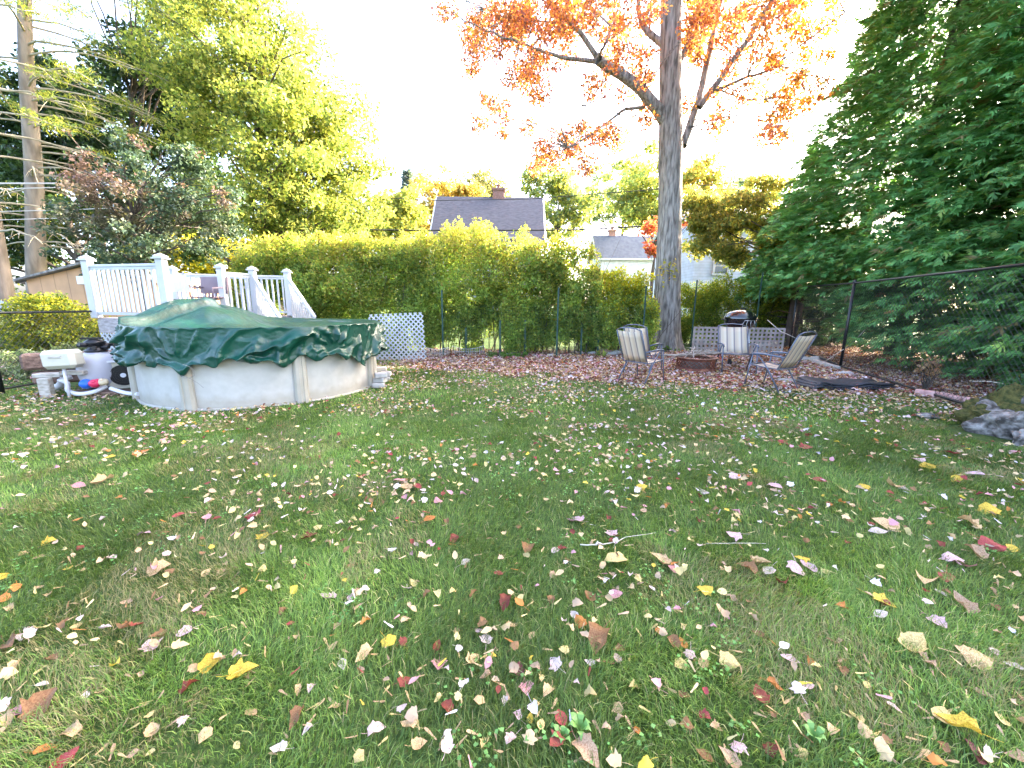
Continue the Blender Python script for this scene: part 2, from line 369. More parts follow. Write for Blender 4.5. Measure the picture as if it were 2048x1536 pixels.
house('house', "low white house with blue-grey roof and pink chimney left of the maple trunk", a[0], b_[0]+.4, 45.4, 50.6, e1[2]+.3, a[2], M['sidingwhite'], M['shingle_blue'],
      [(a[0]+2.0, 3, 1.1, 1.4), (a[0]+4.6, 3, 1.1, 1.4)], chim=(AT(1225, 470, 48)[0], .75, AT(1225, 462, 48)[2], M['pinkbrick']))
# third house: corner towards us
x0 = AT(1392, 500, 25)[0]; x1 = AT(1512, 500, 25)[0]+3
hh = AT(1440, 418, 28)[2]
house('house', "pale blue clapboard house behind the trimmed hedge right of the maple", x0, x1, 25, 32, AT(1440, 448, 25)[2], hh, M['sidingblue'], M['shingle'],
      [(AT(1441, 537, 25)[0], AT(1441, 532, 25)[2], .75, 1.0)])
# shed
sx0 = AT(52, 560, 13.5)[0]; sxp = AT(178, 560, 13.5)[0]; zp = AT(176, 529, 13.5)[2]; ze = AT(52, 560, 13.5)[2]
sh = thing('shed', (sx0, 13.5, 0), "brown wooden shed with low gable roof behind the yellow-green bush", "shed")
sx1 = 2*sxp-sx0; q = MB(); q.add([(sx0, 13.5, -.1), (sx1, 13.5, -.1), (sx1, 13.5, ze), (sxp, 13.5, zp-.04), (sx0, 13.5, ze), (sx0, 16.5, -.1), (sx1, 16.5, -.1), (sx1, 16.5, ze), (sxp, 16.5, zp-.04), (sx0, 16.5, ze)],
    [(0, 1, 2, 3, 4), (9, 8, 7, 6, 5), (0, 4, 9, 5), (1, 6, 7, 2)]); q.build('wall', M['sidingbrown'], sh)
M['roofgrey'] = pm("weathered_roof", (.12, .11, .10), (.3, .28, .25), 8, .9)
q = MB()
for s, xe in ((-1, sx0-.22), (1, sx1+.22)):
    zz = ze-.22*(zp-ze)/(sxp-sx0)
    A = [(xe, 13.32, zz), (sxp, 13.32, zp), (sxp, 16.9, zp), (xe, 16.9, zz)]; B = [(v[0], v[1], v[2]+.07) for v in A]
    q.add(A+B, [(3, 2, 1, 0), (4, 5, 6, 7), (0, 1, 5, 4), (0, 4, 7, 3), (2, 3, 7, 6)])
q.build('roof', M['roofgrey'], sh)
q = MB(); q.box((sxp-.2, 13.47, zp-.5), (.3, .05, .25)); q.build('vent', M['white'], sh)
# parked car behind the bush, far left
cr_ = AT(8, 640, 12)
car = thing('parked_car', (cr_[0]-1.6, 12, 0), "pale blue car mostly out of view at the far left behind the fence", "car")
M['carpaint'] = pm("pale_blue_car_paint", (.35, .42, .58), None, rough=.25, spec=.6, coat=.6)
q = MB(); cxx = cr_[0]-1.6
prof = [(-2.2, .35), (-2.15, .8), (-1.2, .95), (-.6, 1.38), (.7, 1.42), (1.35, 1.0), (2.1, .9), (2.2, .4)]
vs = []
for s in (-.85, .85):
    for (px_, pz_) in prof: vs.append((cxx+px_, 12+s*(.88 if pz_ > 1.1 else 1), pz_))
q.add(vs, [tuple(range(7, -1, -1)), tuple(range(8, 16))]+[(i, i+1, i+9, i+8) for i in range(7)]+[(7, 0, 8, 15)]); q.build('body', M['carpaint'], car)
q = MB(); q.add([(cxx-1.1, 11.19, .98), (cxx+1.2, 11.19, 1.0), (cxx+.65, 11.23, 1.34), (cxx-.55, 11.23, 1.31)], [(0, 1, 2, 3)]); q.build('window', M['glass'], car)
M['rubber'] = pm("black_rubber", (.02, .02, .02), rough=.8)
for wx in (-1.35, 1.35):
    q = MB(); q.tube([(cxx+wx, 11.05, .32), (cxx+wx, 11.3, .32)], .32, 18); q.build('wheel', M['rubber'], car)
# ============================================================ overhead cables
M['cable'] = pm("black_cable", (.03, .03, .03), rough=.6); M['cablegrey'] = pm("pale_cable", (.5, .48, .46), rough=.5)  # pale colour stands in for sun on the far-left lines
def cable(pts, r, m, label):
    P = [AT(*p) for p in pts]; out = []
    for i in range(len(P)-1):
        for k in range(6): out.append(P[i]+(P[i+1]-P[i])*k/6)
    out.append(P[-1]); q = MB(); q.tube(out, r, 5); o = q.build('power_line', m); tag(o, label, "cable", "overhead power lines")
cable([(-300, 340, 21), (0, 370, 23), (340, 376, 25), (600, 386, 26), (870, 401, 26), (1060, 398, 26), (1310, 379, 25), (1440, 368, 24), (1900, 330, 23)], .022, M['cable'], "thin black overhead line crossing just above the grey house roof")
cable([(-300, 420, 23), (250, 448, 25), (560, 458, 26), (870, 461, 26), (1150, 460, 26), (1300, 452, 25), (1440, 436, 24), (1900, 400, 23)], .045, M['cable'], "thick black overhead cable just above the hedge")
cable([(-300, 368, 15.5), (0, 367, 16), (150, 367, 16.5), (330, 362, 17)], .03, M['cablegrey'], "upper of two thick pale lines at far left near the pine trunk")
cable([(-300, 380, 15.5), (0, 378, 16), (120, 375, 16.5), (300, 368, 17)], .02, M['cablegrey'], "lower of two thick pale lines at far left near the pine trunk")
cable([(-300, 430, 15.5), (0, 423, 16), (100, 421, 16.5), (240, 416, 17)], .015, M['cablegrey'], "pale line passing the pine trunk low above the shed")
cable([(-300, 444, 15.5), (0, 440, 16), (130, 436, 16.5), (240, 433, 17)], .015, M['cablegrey'], "lowest pale line crossing the pine trunk above the shed")
# ============================================================ background trees
def ell(px, py, Y, rx, rz, ry=None):
    c = AT(px, py, Y); k = Y/FPX*1.0; return (c[0], c[1], c[2], rx*k, (ry or rx)*k, rz*k)
YG = [(.50, .52, .12), (.34, .42, .10), (.60, .54, .14), (.22, .3, .08)]  # far-tree palettes lightened to stand in for haze
GG = [(.22, .32, .12), (.32, .40, .14), (.45, .46, .14)]
BG = [(.20, .28, .18), (.28, .36, .2), (.34, .40, .16)]
OR = [(.66, .48, .14), (.58, .44, .12), (.42, .40, .12)]
back = [
 ("yellow-orange round tree rising left of the grey house roof", 885, 400, 46, [(885, 395, 60, 52), (850, 430, 50, 40), (925, 385, 45, 30)], OR, 4200),
 ("yellow-green tree between the big tree and the grey house", 790, 430, 40, [(800, 420, 48, 45), (760, 450, 45, 40)], YG, 3600),
 ("olive tree directly behind the grey house chimney", 965, 380, 52, [(965, 378, 42, 34), (1000, 395, 25, 20)], [(.3, .27, .1), (.2, .22, .08)], 2000),
 ("airy yellow-green tree right of the grey house", 1110, 400, 44, [(1110, 375, 62, 48), (1160, 400, 60, 60), (1060, 350, 28, 22), (1120, 440, 60, 40)], YG+BG, 4600),
 ("blue-green tree behind the low white house", 1235, 400, 55, [(1225, 380, 60, 55), (1270, 420, 60, 50), (1190, 430, 50, 40)], BG+GG, 4600),
 ("tall light green tree just left of the maple trunk", 1300, 380, 42, [(1290, 350, 48, 50), (1310, 410, 50, 50), (1260, 420, 40, 40)], YG+GG, 4200),
 ("yellow tree just right of the maple trunk", 1395, 390, 34, [(1390, 360, 42, 50), (1410, 430, 55, 50), (1380, 480, 35, 35)], OR+YG, 4600),
 ("greyish green tree above the pale blue house roof", 1480, 390, 60, [(1478, 372, 42, 34), (1500, 410, 50, 36), (1440, 405, 35, 30)], BG, 3000),
 ("bright yellow backlit tree far behind the pool deck", 440, 490, 30, [(420, 500, 90, 50), (500, 520, 70, 40), (300, 520, 90, 40)], [(.75, .62, .08), (.6, .55, .06), (.4, .4, .05)], 5200),
 ("yellow-green tree low behind the left end of the hedge", 640, 450, 34, [(640, 455, 90, 35), (730, 470, 70, 30), (560, 470, 60, 30)], YG, 4200),
]
for (lab, bx, by, Y, es, pal, nl) in back:
    E_ = [ell(e[0], e[1], Y, e[2], e[3]) for e in es]; b0 = AT(bx, 640, Y); b0[2] = 0
    H = max(e[2]+e[5] for e in E_)
    tree('background_tree', lab, b0, H, .28, E_, 90, (.5, 1.1), int(nl*2.0), .34, pal, [1]*len(pal), group="trees beyond the garden", nlimb=22, shell=.6)
# spruce tip far behind
def conifer(name, label, base, H, rad, nleaf, size, pal, wts, tr=.3, z0=.1, group=None, jitter=.25):
    root = thing(name, base, label, "tree", group); base = np.array(base, float); q = MB()
    q.tube([base+np.array([0, 0, H*k/6]) for k in range(7)], [tr*(1-k/6.3) for k in range(7)], 8, cap=False); 
    n = nleaf; t = RNG.random(n)**1.3; layers = np.floor(t*H/.55)*.55; z = H*z0+layers*(1-z0)+RNG.normal(0, .09, n); th = RNG.random(n)*2*np.pi
    rr = rad*(1-z/H)*(.75+.5*fbm(np.stack([np.cos(th)*1.5, np.sin(th)*1.5, z*1.2], -1), 5)); k = RNG.random(n)**.6
    P = base+np.stack([np.cos(th)*rr*k, np.sin(th)*rr*k, z-k*rr*.25], -1)
    L = np.stack([np.cos(th), np.sin(th), RNG.normal(-.15, .3, n)], -1)+RNG.normal(0, .35, (n, 3)); L /= np.linalg.norm(L, axis=1)[:, None]
    N = np.cross(L, RNG.normal(0, 1, (n, 3))); N /= np.linalg.norm(N, axis=1)[:, None]; W = np.cross(N, L)
    V, F = kites(P, RNG.uniform(.7, 1.3, n)*size, .28, L=L, W=W, N=N)
    for k2 in range(26):
        a = RNG.random()*6.28; zz = H*(z0+.85*(1-z0)*RNG.random()); r2 = rad*(1-zz/H)*.9
        q.tube([base+np.array([0, 0, zz]), base+np.array([math.cos(a)*r2, math.sin(a)*r2, zz-.12*r2])], [.03, .01], 4, cap=False)
    q.build('trunk', M['barkdark'], root)
    npmesh('crown', V, F, M['leafdark'], root, cols=pick(pal, wts, n)); return root
c = AT(814, 336, 60); conifer('spruce_tree', "grey-green spruce tip far beyond the yellow trees", (c[0], 60, 0), c[2], 4.2, 5200, .7, [(.1, .14, .13), (.14, .18, .17)], [1, 1])
# large dark evergreen mass upper left, behind the pines
tree('evergreen_tree', "tall dark green tree behind the pine branches at upper left", AT(230, 640, 26)*np.array([1, 1, 0]), 15, .35,
     [ell(220, 230, 26, 150, 110), ell(330, 200, 26, 90, 100), ell(130, 220, 26, 90, 90), ell(200, 330, 26, 170, 80), ell(380, 280, 26, 70, 110), ell(30, 320, 26, 90, 130), ell(50, 190, 26, 70, 60)], 190, (.5, 1.2), 38000, .26,
     [(.035, .07, .025), (.06, .11, .03), (.02, .045, .02)], [3, 2, 2], mat='leafdark', nlimb=26, shell=.45)
tree('evergreen_tree', "dark green tree low behind the shed and the grey-green shrub", AT(180, 640, 22)*np.array([1, 1, 0]), 9, .3,
     [ell(60, 440, 22, 110, 90), ell(200, 450, 22, 120, 80), ell(330, 440, 22, 90, 80), ell(-20, 500, 22, 90, 70), ell(400, 400, 22, 60, 90)], 120, (.5, 1.0), 22000, .22,
     [(.03, .065, .02), (.06, .11, .03), (.2, .2, .03)], [3, 2, 1], mat='leafdark', nlimb=20, shell=.45)
# big yellow-green tree, upper left
tree('yellow_green_tree', "huge yellow-green leafy tree rising behind the deck and hedge", AT(560, 640, 21)*np.array([1, 1, 0]), 15, .42,
     [ell(470, 60, 21, 130, 140), ell(600, 200, 21, 130, 130), ell(650, 330, 21, 110, 120), ell(520, 330, 21, 140, 150), ell(400, 180, 21, 90, 120), ell(430, -140, 21, 120, 120), ell(560, 440, 21, 170, 70), ell(690, 400, 21, 60, 60), ell(660, 270, 21, 75, 75)],
     560, (.45, .95), 92000, .165, [(.42, .44, .10), (.32, .38, .08), (.18, .26, .06), (.52, .50, .14), (.09, .14, .04)], [3, 3, 3, 1, 1.6], nlimb=60, shell=.6, upb=.3)  # darkest leaf tone stands in for shade inside the crown
tree('yellow_green_tree', "yellow-tinged upper branches of leafy tree behind the dark evergreen at the top left", AT(330, 640, 24)*np.array([1, 1, 0]), 17, .35,
     [ell(360, 40, 24, 90, 90), ell(330, -60, 24, 140, 90), ell(380, 130, 24, 60, 60)], 110, (.5, 1.0), 11000, .2, [(.30, .34, .06), (.2, .26, .07), (.12, .2, .12)], [2, 3, 2], nlimb=26, shell=.5)
# grey-green shrub behind the deck
def shrubcol(P, c):
    k = np.clip((P[:, 2]-3.2)/1.6, 0, 1)*(fbm(P*.9, 21) > .5)
    return c*(1-k[:, None])+np.array([.20, .13, .115])*k[:, None]
tree('large_shrub', "large grey-green shrub with upright purplish tips behind the white deck railing", AT(300, 640, 13.2)*np.array([1, 1, 0]), 5.6, .12,
     [ell(305, 450, 13.2, 150, 90), ell(215, 480, 13.2, 90, 70), ell(400, 430, 13.2, 80, 80), ell(160, 320, 13.2, 20, 50), ell(245, 310, 13.2, 28, 70), ell(375, 320, 13.2, 36, 50), ell(290, 370, 13.2, 90, 50), ell(210, 380, 13.2, 70, 40)],
     260, (.14, .34), 19000, .11, [(.07, .115, .075), (.10, .155, .11), (.045, .08, .045), (.2, .24, .12)], [3, 3, 3, 1], cat='shrub', nlimb=60, colf=shrubcol, mat='leafdark', shell=.45, upb=.5)
# pines with long bare branches
M['barkpine'] = pm("pale_pine_bark", (.16, .13, .10), (.34, .28, .22), 4, .9, bump=.03, bscale=7, stretch=(1, 1, .25)); M['twigpale'] = pm("dead_pine_twig", (.30, .25, .17), (.46, .4, .28), 4, .9)
def pine(label, px, Y, tr, H, seed, side, nb, lean=0.):
    rg = np.random.default_rng(seed); c = AT(px, 560, Y); base = np.array([c[0], Y, 0]); root = thing('pine_tree', base, label, "tree", "pines with bare branches")
    q = MB(); path = [base+np.array([.05*math.sin(k*.9+seed)+(lean*k/14), 0, H*k/14-.1]) for k in range(15)]
    q.tube(path, [tr*(1-.6*k/14)*(1.25 if k == 0 else 1) for k in range(15)], 14, cap=False); q.build('trunk', M['barkpine'], root)
    fol = []
    bt = MB()
    for k in range(nb):
        z = 3.4+(H-4)*k/nb+rg.normal(0, .15); a = rg.uniform(-.9, .9) if rg.random() < side else rg.uniform(2.2, 4.0); Lb = rg.uniform(2.2, 5.2)
        d = np.array([math.cos(a), math.sin(a), 0]); p0 = base+np.array([lean*z/H, 0, z]); pts = []
        for j in range(8):
            t = j/7; pts.append(p0+d*Lb*t+np.array([0, 0, Lb*(.10*t-.28*t*t)+rg.normal(0, .025)*j/3]))
        bt.tube(pts, [.045*(1-.75*j/7) for j in range(8)], 5, cap=False)
        for m in range(7):
            j = rg.integers(2, 7); s = pts[j]; dd = d*rg.uniform(.2, .8)+np.array([-d[1], d[0], 0])*rg.choice([-1, 1])*rg.uniform(.2, .8)+np.array([0, 0, rg.uniform(-.55, .3)]); ln = rg.uniform(.35, 1.1)
            bt.tube([s, s+dd*ln*.5+np.array([0, 0, -.04]), s+dd*ln+np.array([0, 0, -.14])], [.014, .009, .004], 3, cap=False)
        if z > 7.5: fol.append(np.concatenate([pts[6], [rg.uniform(.35, .7)]])); fol.append(np.concatenate([pts[4]+np.array([0, 0, .1]), [rg.uniform(.3, .5)]]))
    bt.build('branches', M['twigpale'], root)
    cl = np.array(fol); V, F, cc = leaves_on(cl, 6500, .2, [(.42, .42, .06), (.25, .32, .06), (.14, .22, .07)], [2, 2, 1], upb=.2, droop=.1, flat=.4, aspect=.12)
    npmesh('needles', V, F, M['leaf'], root, cols=cc)
pine("straight grey pine trunk with long bare branches at the far left", 57, 18, .36, 17, 3, .75, 50, 2.9)
pine("pine at the very left edge with sunlit lower trunk", -2, 16, .28, 16, 8, .6, 30, 1.2)
# ============================================================ hedges
def hedge(label, prof, yf, depth, n, zlo, pal, w, nst, leaf=.06, name='hedge', yellow=0., seed=1, gapz=None, sparse=None, pal_top=None, back=.25):
    """prof: photo positions along the top edge; yf: distance of the front face"""
    T = np.array([AT(px, py, yf+depth*.3) for px, py in prof]); x0, x1 = T[0, 0], T[-1, 0]
    root = thing(name, ((x0+x1)/2, yf+depth/2, 0), label, "hedge")
    m = int(n*2.6); x = RNG.uniform(x0, x1, m); ztop = np.interp(x, T[:, 0], T[:, 2]); ztop = ztop+(vnoise(v3(x*3.1, x*0+seed*7), seed)-.5)*.45+(vnoise(v3(x*9, x*0+seed*3.), seed+4)-.5)*.3
    u = RNG.random(m); z = zlo-.45+(ztop-zlo+.45)*u
    d = RNG.random(m)**1.7*depth
    bulge = (fbm(np.stack([x*1.1, z*1.1, np.full(m, float(seed))], -1), seed+9, 3)-.5)*1.9
    y = yf+d+bulge*.8+np.clip((z/ztop-.8)*2, 0, .6)*.6
    dn = fbm(np.stack([x*1.7, y*1.7, z*1.7], -1), seed+2, 3)
    lowf = np.clip((z-zlo+.45)/(.9), 0, 1); keep = (dn > .39+(1-lowf)*.16) & (z < ztop)
    topf = np.clip((z-ztop+.7)/.7, 0, 1); keep &= RNG.random(m) > topf*.6
    if sparse is not None: keep &= RNG.random(m) > sparse(x, z, ztop)
    if gapz is not None: keep &= ~((np.abs(z-gapz[0]-.12*np.sin(x*3)) < gapz[1]) & (RNG.random(m) < .3))
    P = np.stack([x, y, z], -1)[keep][:n]; zt = ztop[keep][:n]; k = len(P)
    V, F = kites(P, RNG.uniform(.6, 1.4, k)*leaf, .5, upb=.2, droop=-.5*(0+1)*.3)
    c = pick(pal, w, k, .25)*(.55+.9*fbm(P*2.2, seed+15, 2))[:, None]; q = (fbm(P*.8, seed+5, 2)-.5); tf = np.clip((P[:, 2]/zt-.45)/.5+q*1.6, 0, 1)[:, None]
    ct = pick(pal_top if pal_top else pal, [1]*len(pal_top or pal), k, .2); sel = RNG.random((k, 1)) < tf; c = np.where(sel, ct, c)
    npmesh('foliage', V, F, M['leaf'], root, cols=c)
    q = MB()
    for s in range(nst):
        xs = x0+(x1-x0)*(s+RNG.random())/nst; ys = yf+.25+RNG.random()*depth*.7; zt_ = float(np.interp(xs, T[:, 0], T[:, 2]))*RNG.uniform(.55, 1.02); ln = RNG.normal(0, .5)
        q.tube([(xs, ys, -.05), (xs+ln*.3, ys+RNG.normal(0, .05), zt_*.35), (xs+ln*.8, ys+RNG.normal(0, .1), zt_*.7), (xs+ln*1.2, ys+RNG.normal(0, .15), zt_)], [RNG.uniform(.010, .02), .010, .006, .002], 4, cap=False)
    q.build('stems', M['barkdark'], root)
    return root
HG = [(.26, .38, .08), (.36, .46, .09), (.18, .28, .06), (.50, .50, .11)]
HT = [(.44, .48, .08), (.36, .44, .08), (.56, .54, .10), (.46, .38, .11)]
YL = lambda k: None
top1 = [(470, 505), (500, 475), (560, 462), (640, 480), (700, 468), (760, 478), (820, 470), (860, 455), (885, 448), (940, 440), (985, 452), (1010, 470), (1040, 455), (1075, 462), (1100, 475), (1140, 462), (1170, 470), (1190, 478), (1203, 500)]
hx0, hx1 = AT(850, 500, 12)[0], AT(1060, 500, 12)[0]
def sp1(x, z, zt): return ((x > hx0) & (x < hx1) & (z > 2.0))*.38+((x < AT(620, 500, 12)[0]) & (z > 2.5))*.15
hedge("tall loose yellow-green hedge running behind the pool to the low white house", top1, 11.75, 1.25, 160000, .5, HG, [4, 4, 3, 1], 130, leaf=.088, seed=1, sparse=sp1, pal_top=HT)
top2 = [(1192, 525), (1215, 540), (1250, 548), (1280, 555), (1312, 560)]
hedge("lower bright yellow stretch of hedge left of the maple trunk", top2, 11.9, 1.3, 28000, .5, HG, [3, 4, 3, 2], 36, leaf=.08, seed=3, pal_top=[(.55, .50, .03), (.42, .44, .03), (.3, .36, .03)])
top3 = [(1350, 572), (1395, 560), (1440, 556), (1500, 553), (1555, 550), (1600, 560)]
hedge("trimmed green-yellow hedge behind the grey lattice and black grill", top3, 15.2, 1.3, 70000, .55, [(.12, .20, .03), (.2, .28, .04), (.35, .36, .05)], [3, 3, 1], 70, leaf=.065, seed=5, gapz=(1.15, .16), pal_top=[(.25, .34, .03), (.4, .42, .04), (.16, .26, .03)])
# ============================================================ big maple
my = 13.6; mb0 = AT(1333, 700, my); mb0[2] = 0
maple = thing('maple_tree', mb0, "big grey-trunked maple with thin orange and red leaves behind the fire pit", "tree")
def bark_trunk(path, rad, seed, sides=36, name='trunk', parent=None):
    P = [np.array(p, float) for p in path]; n = len(P); fine = []; rr = []
    for i in range(n-1):
        m = max(2, int(np.linalg.norm(P[i+1]-P[i])/.12))
        for k in range(m): t = k/m; fine.append(P[i]*(1-t)+P[i+1]*t); rr.append(rad[i]*(1-t)+rad[i+1]*t)
    fine.append(P[-1]); rr.append(rad[-1]); F_ = np.array(fine); rr = np.array(rr); th = np.linspace(0, 2*np.pi, sides, endpoint=False)
    TH, I = np.meshgrid(th, np.arange(len(F_))); base = F_[I]; r0 = rr[I]
    arc = TH*3.2; Q = np.stack([np.cos(TH)*5, np.sin(TH)*5, F_[I][..., 2]*.9], -1)
    ridge = np.abs(fbm(Q*np.array([2.2, 2.2, .9]), seed, 3)-.5)*2
    r = r0*(1+(.5-ridge)*.07+.05*(fbm(np.stack([np.cos(TH), np.sin(TH), base[..., 2]*.6], -1), seed+3)-.5))
    fl = np.exp(-np.clip(base[..., 2], 0, 9)*2.6); r = r*(1+fl*(.32+.22*np.cos(TH*5+1)))
    V = base+np.stack([np.cos(TH)*r, np.sin(TH)*r, np.zeros_like(r)], -1); V = V.reshape(-1, 3); F = []
    i0 = (np.arange(len(F_)-1)[:, None]*sides+np.arange(sides)[None]); j1 = np.arange(len(F_)-1)[:, None]*sides+(np.arange(sides)[None]+1) % sides
    F = np.stack([i0, j1, j1+sides, i0+sides], -1).reshape(-1, 4)
    return npmesh(name, V, F, M['bark'], parent, smooth=True)
k_ = my/FPX*1.02
tp = [AT(1333, 700, my), AT(1334, 640, my), AT(1336, 560, my), AT(1340, 420, my), AT(1341, 300, my), AT(1341, 230, my), AT(1341, 110, my), AT(1342, 0, my), AT(1345, -160, my), AT(1340, -340, my+.3), AT(1350, -520, my+.2), AT(1345, -700, my)]
bark_trunk(tp, [.40, .41, .385, .345, .355, .32, .30, .285, .26, .19, .12, .05], 4, parent=maple)
lm = MB(); skel = []
def ml(pts, r0, r1, dy=0., sides=9):
    P = []; n = len(pts)
    for i, (px, py) in enumerate(pts): P.append(AT(px, py, my+dy*i/(n-1)))
    out = []; 
    for i in range(n-1):
        for k in range(4):
            t = k/4; a = P[max(i-1, 0)]; b = P[i]; c = P[i+1]; d = P[min(i+2, n-1)]
            out.append(.5*((2*b)+(c-a)*t+(2*a-5*b+4*c-d)*t*t+(3*b-a-3*c+d)*t**3)+(RNG.normal(0, .012, 3) if 0 < i else 0))
    out.append(P[-1]); m = len(out); lm.tube(out, [r0+(r1-r0)*(j/(m-1))**.8 for j in range(m)], sides, cap=False); skel.extend(out[3:]); return out
ml([(1337, 255), (1312, 215), (1270, 168), (1215, 133), (1197, 120)], .20, .13, -.6)
ml([(1200, 124), (1160, 65), (1125, 30), (1095, 0), (1050, -70)], .085, .03, -1.0)
ml([(1200, 124), (1150, 118), (1090, 107), (1040, 85), (970, 60), (925, 40)], .075, .012, -1.6)
ml([(1195, 118), (1204, 100), (1210, 88)], .05, .03, -.7)
ml([(1287, 215), (1250, 220), (1215, 245), (1180, 272), (1135, 295)], .06, .012, -1.2)
ml([(1212, 160), (1190, 185), (1175, 215)], .03, .008, -.6)
ml([(1328, 90), (1295, 62), (1278, 30), (1278, -30)], .11, .06, .6)
ml([(1290, 45), (1300, 18), (1325, -20)], .04, .02, .5)
ml([(1366, 292), (1383, 242), (1400, 190), (1415, 120), (1432, 40), (1455, -50)], .13, .07, .9)
ml([(1398, 215), (1440, 158), (1480, 100), (1520, 40), (1560, -30)], .10, .05, -.4)
ml([(1425, 185), (1480, 160), (1540, 138), (1600, 92), (1690, 25)], .055, .015, -1.2)
ml([(1350, 140), (1385, 75), (1425, 20), (1445, -50)], .10, .06, 1.2)
ml([(1440, 180), (1500, 200), (1560, 195), (1620, 180)], .03, .008, .5)
ml([(1230, 60), (1180, 10), (1150, -40)], .03, .015, .5)
ml([(1110, 45), (1060, 40), (1000, 25), (940, 5)], .03, .01, -.8)
for (px, py) in ((1100, -300), (1200, -420), (1500, -380), (1600, -250), (1000, -150), (1680, -120), (1400, -500)): ml([(1343, -60-RNG.integers(0, 200)), ((1343+px)/2, (py-100)/2-60), (px, py)], .12, .03, RNG.uniform(-3, 3))
CL = [(900, 15, 22), (930, 60, 30), (980, 40, 40), (1040, 18, 38), (1000, 90, 36), (955, 130, 24), (1060, 90, 40), (1110, 55, 32), (1040, 150, 34), (980, 190, 22), (1005, 225, 24), (1090, 140, 30), (1060, 190, 26), (1050, 250, 15), (1130, 95, 26), (1150, 20, 38), (1200, 40, 38), (1245, 15, 36), (1235, 85, 30), (1190, 185, 15), (1280, 110, 30), (1285, 160, 28), (1262, 60, 30), (1222, 130, 22), (965, 240, 10), (1120, 290, 34), (1170, 268, 34), (1212, 262, 24), (1150, 312, 26), (1112, 322, 16), (1230, 285, 20), (1085, 300, 14), (1298, 235, 13), (1075, 330, 9), (1170, 330, 14), (1250, 190, 13), (940, 90, 16), (1015, 265, 12),
      (1390, 20, 42), (1440, 40, 46), (1500, 30, 46), (1560, 50, 46), (1615, 60, 36), (1400, 100, 34), (1460, 110, 42), (1520, 130, 42), (1580, 125, 42), (1640, 112, 26), (1658, 62, 20), (1430, 172, 26), (1500, 180, 32), (1560, 190, 32), (1605, 190, 28), (1548, 230, 16), (1430, 230, 22), (1600, 222, 16), (1535, 262, 10), (1640, 160, 20), (1570, 270, 8), (1425, 262, 10), (1400, 60, 30), (1370, 210, 10), (1290, 200, 12), (1650, 10, 30), (1600, 0, 30), (1300, 20, 25), (1100, 5, 30)]
cl = []
for (px, py, r) in CL:
    for q in range(max(2, int((r/11)**1.6))):
        a = RNG.random()*6.28; rad = r*math.sqrt(RNG.random())*.95; p = AT(px+rad*math.cos(a), py+rad*math.sin(a), my+RNG.normal(0, 1.2)-.2); cl.append([*p, RNG.uniform(.20, .46)])
ncl1 = len(cl); cl = np.array(cl)
SK = np.array(skel)
for c in cl:
    d = np.linalg.norm(SK-c[:3], axis=1)+np.clip(c[2]-SK[:, 2], -9, 0)*-.3; a = SK[int(np.argmin(d))]
    if RNG.random() < .9: limb(lm, a, c[:3], .018, .004, n=5, sides=4, bow=.1)
lm.build('limbs', M['bark'], maple)
def mcol(P, c):
    f = np.clip((P[:, 0]-6.0)/3.0, 0, 1)[:, None]; yl = pick([(.70, .38, .05), (.66, .46, .07), (.62, .24, .05)], [2, 1.5, 2.5], len(P), .15); s = RNG.random((len(P), 1)) < f*.8; return np.where(s, yl, c)
V, F, c = leaves_on(cl, 34000, .082, [(.62, .24, .07), (.46, .15, .09), (.66, .33, .09), (.31, .13, .12)], [3, 2, 2, 1.5], upb=.25, droop=.6, colf=mcol, clumpjit=.2, aspect=.85, flat=.8)
npmesh('crown', V, F, M['leaf'], maple, cols=c)
# the crown goes on above the view
up = clumps_in([ell(1340, -430, my, 430, 270, 400), ell(1150, -200, my, 220, 150, 300), ell(1580, -200, my, 200, 150, 300)], 230, .4, .8, .5)
V, F, c = leaves_on(up, 34000, .2, [(.60, .22, .04), (.68, .32, .05)], [1, 1], upb=.4)
npmesh('upper_crown', V, F, M['leaf'], maple, cols=c)
# yellow sprout on the trunk
vp = AT(1339, 540, my-.38); vt = thing('climbing_vine', (vp[0], vp[1], vp[2]-.3), "clump of yellow leaves sprouting from the maple trunk", "vine")
P = vp+RNG.normal(0, 1, (70, 3))*np.array([.17, .07, .16]); V, F = kites(P, RNG.uniform(.08, .15, 70), .85, 1., .6); npmesh('leaves', V, F, M['leaf'], vt, cols=pick([(.6, .5, .08), (.42, .42, .08)], [2, 1], 70))
q = MB(); q.tube([vp+np.array([.05, .03, -.45]), vp+np.array([0, -.02, -.1]), vp+np.array([-.05, .0, .2])], .012, 5); q.build('stem', M['barkdark'], vt)
# red young tree between house and trunk
tree('red_maple', "small red-leaved tree peeking out left of the maple trunk over the low roof", AT(1305, 640, 24)*np.array([1, 1, 0]), 5.5, .08, [ell(1302, 455, 24, 16, 28), ell(1400, 440, 24, 30, 10), ell(1308, 490, 24, 12, 22)], 22, (.2, .4), 900, .2, [(.6, .15, .1), (.65, .3, .08)], [2, 1], nlimb=8)
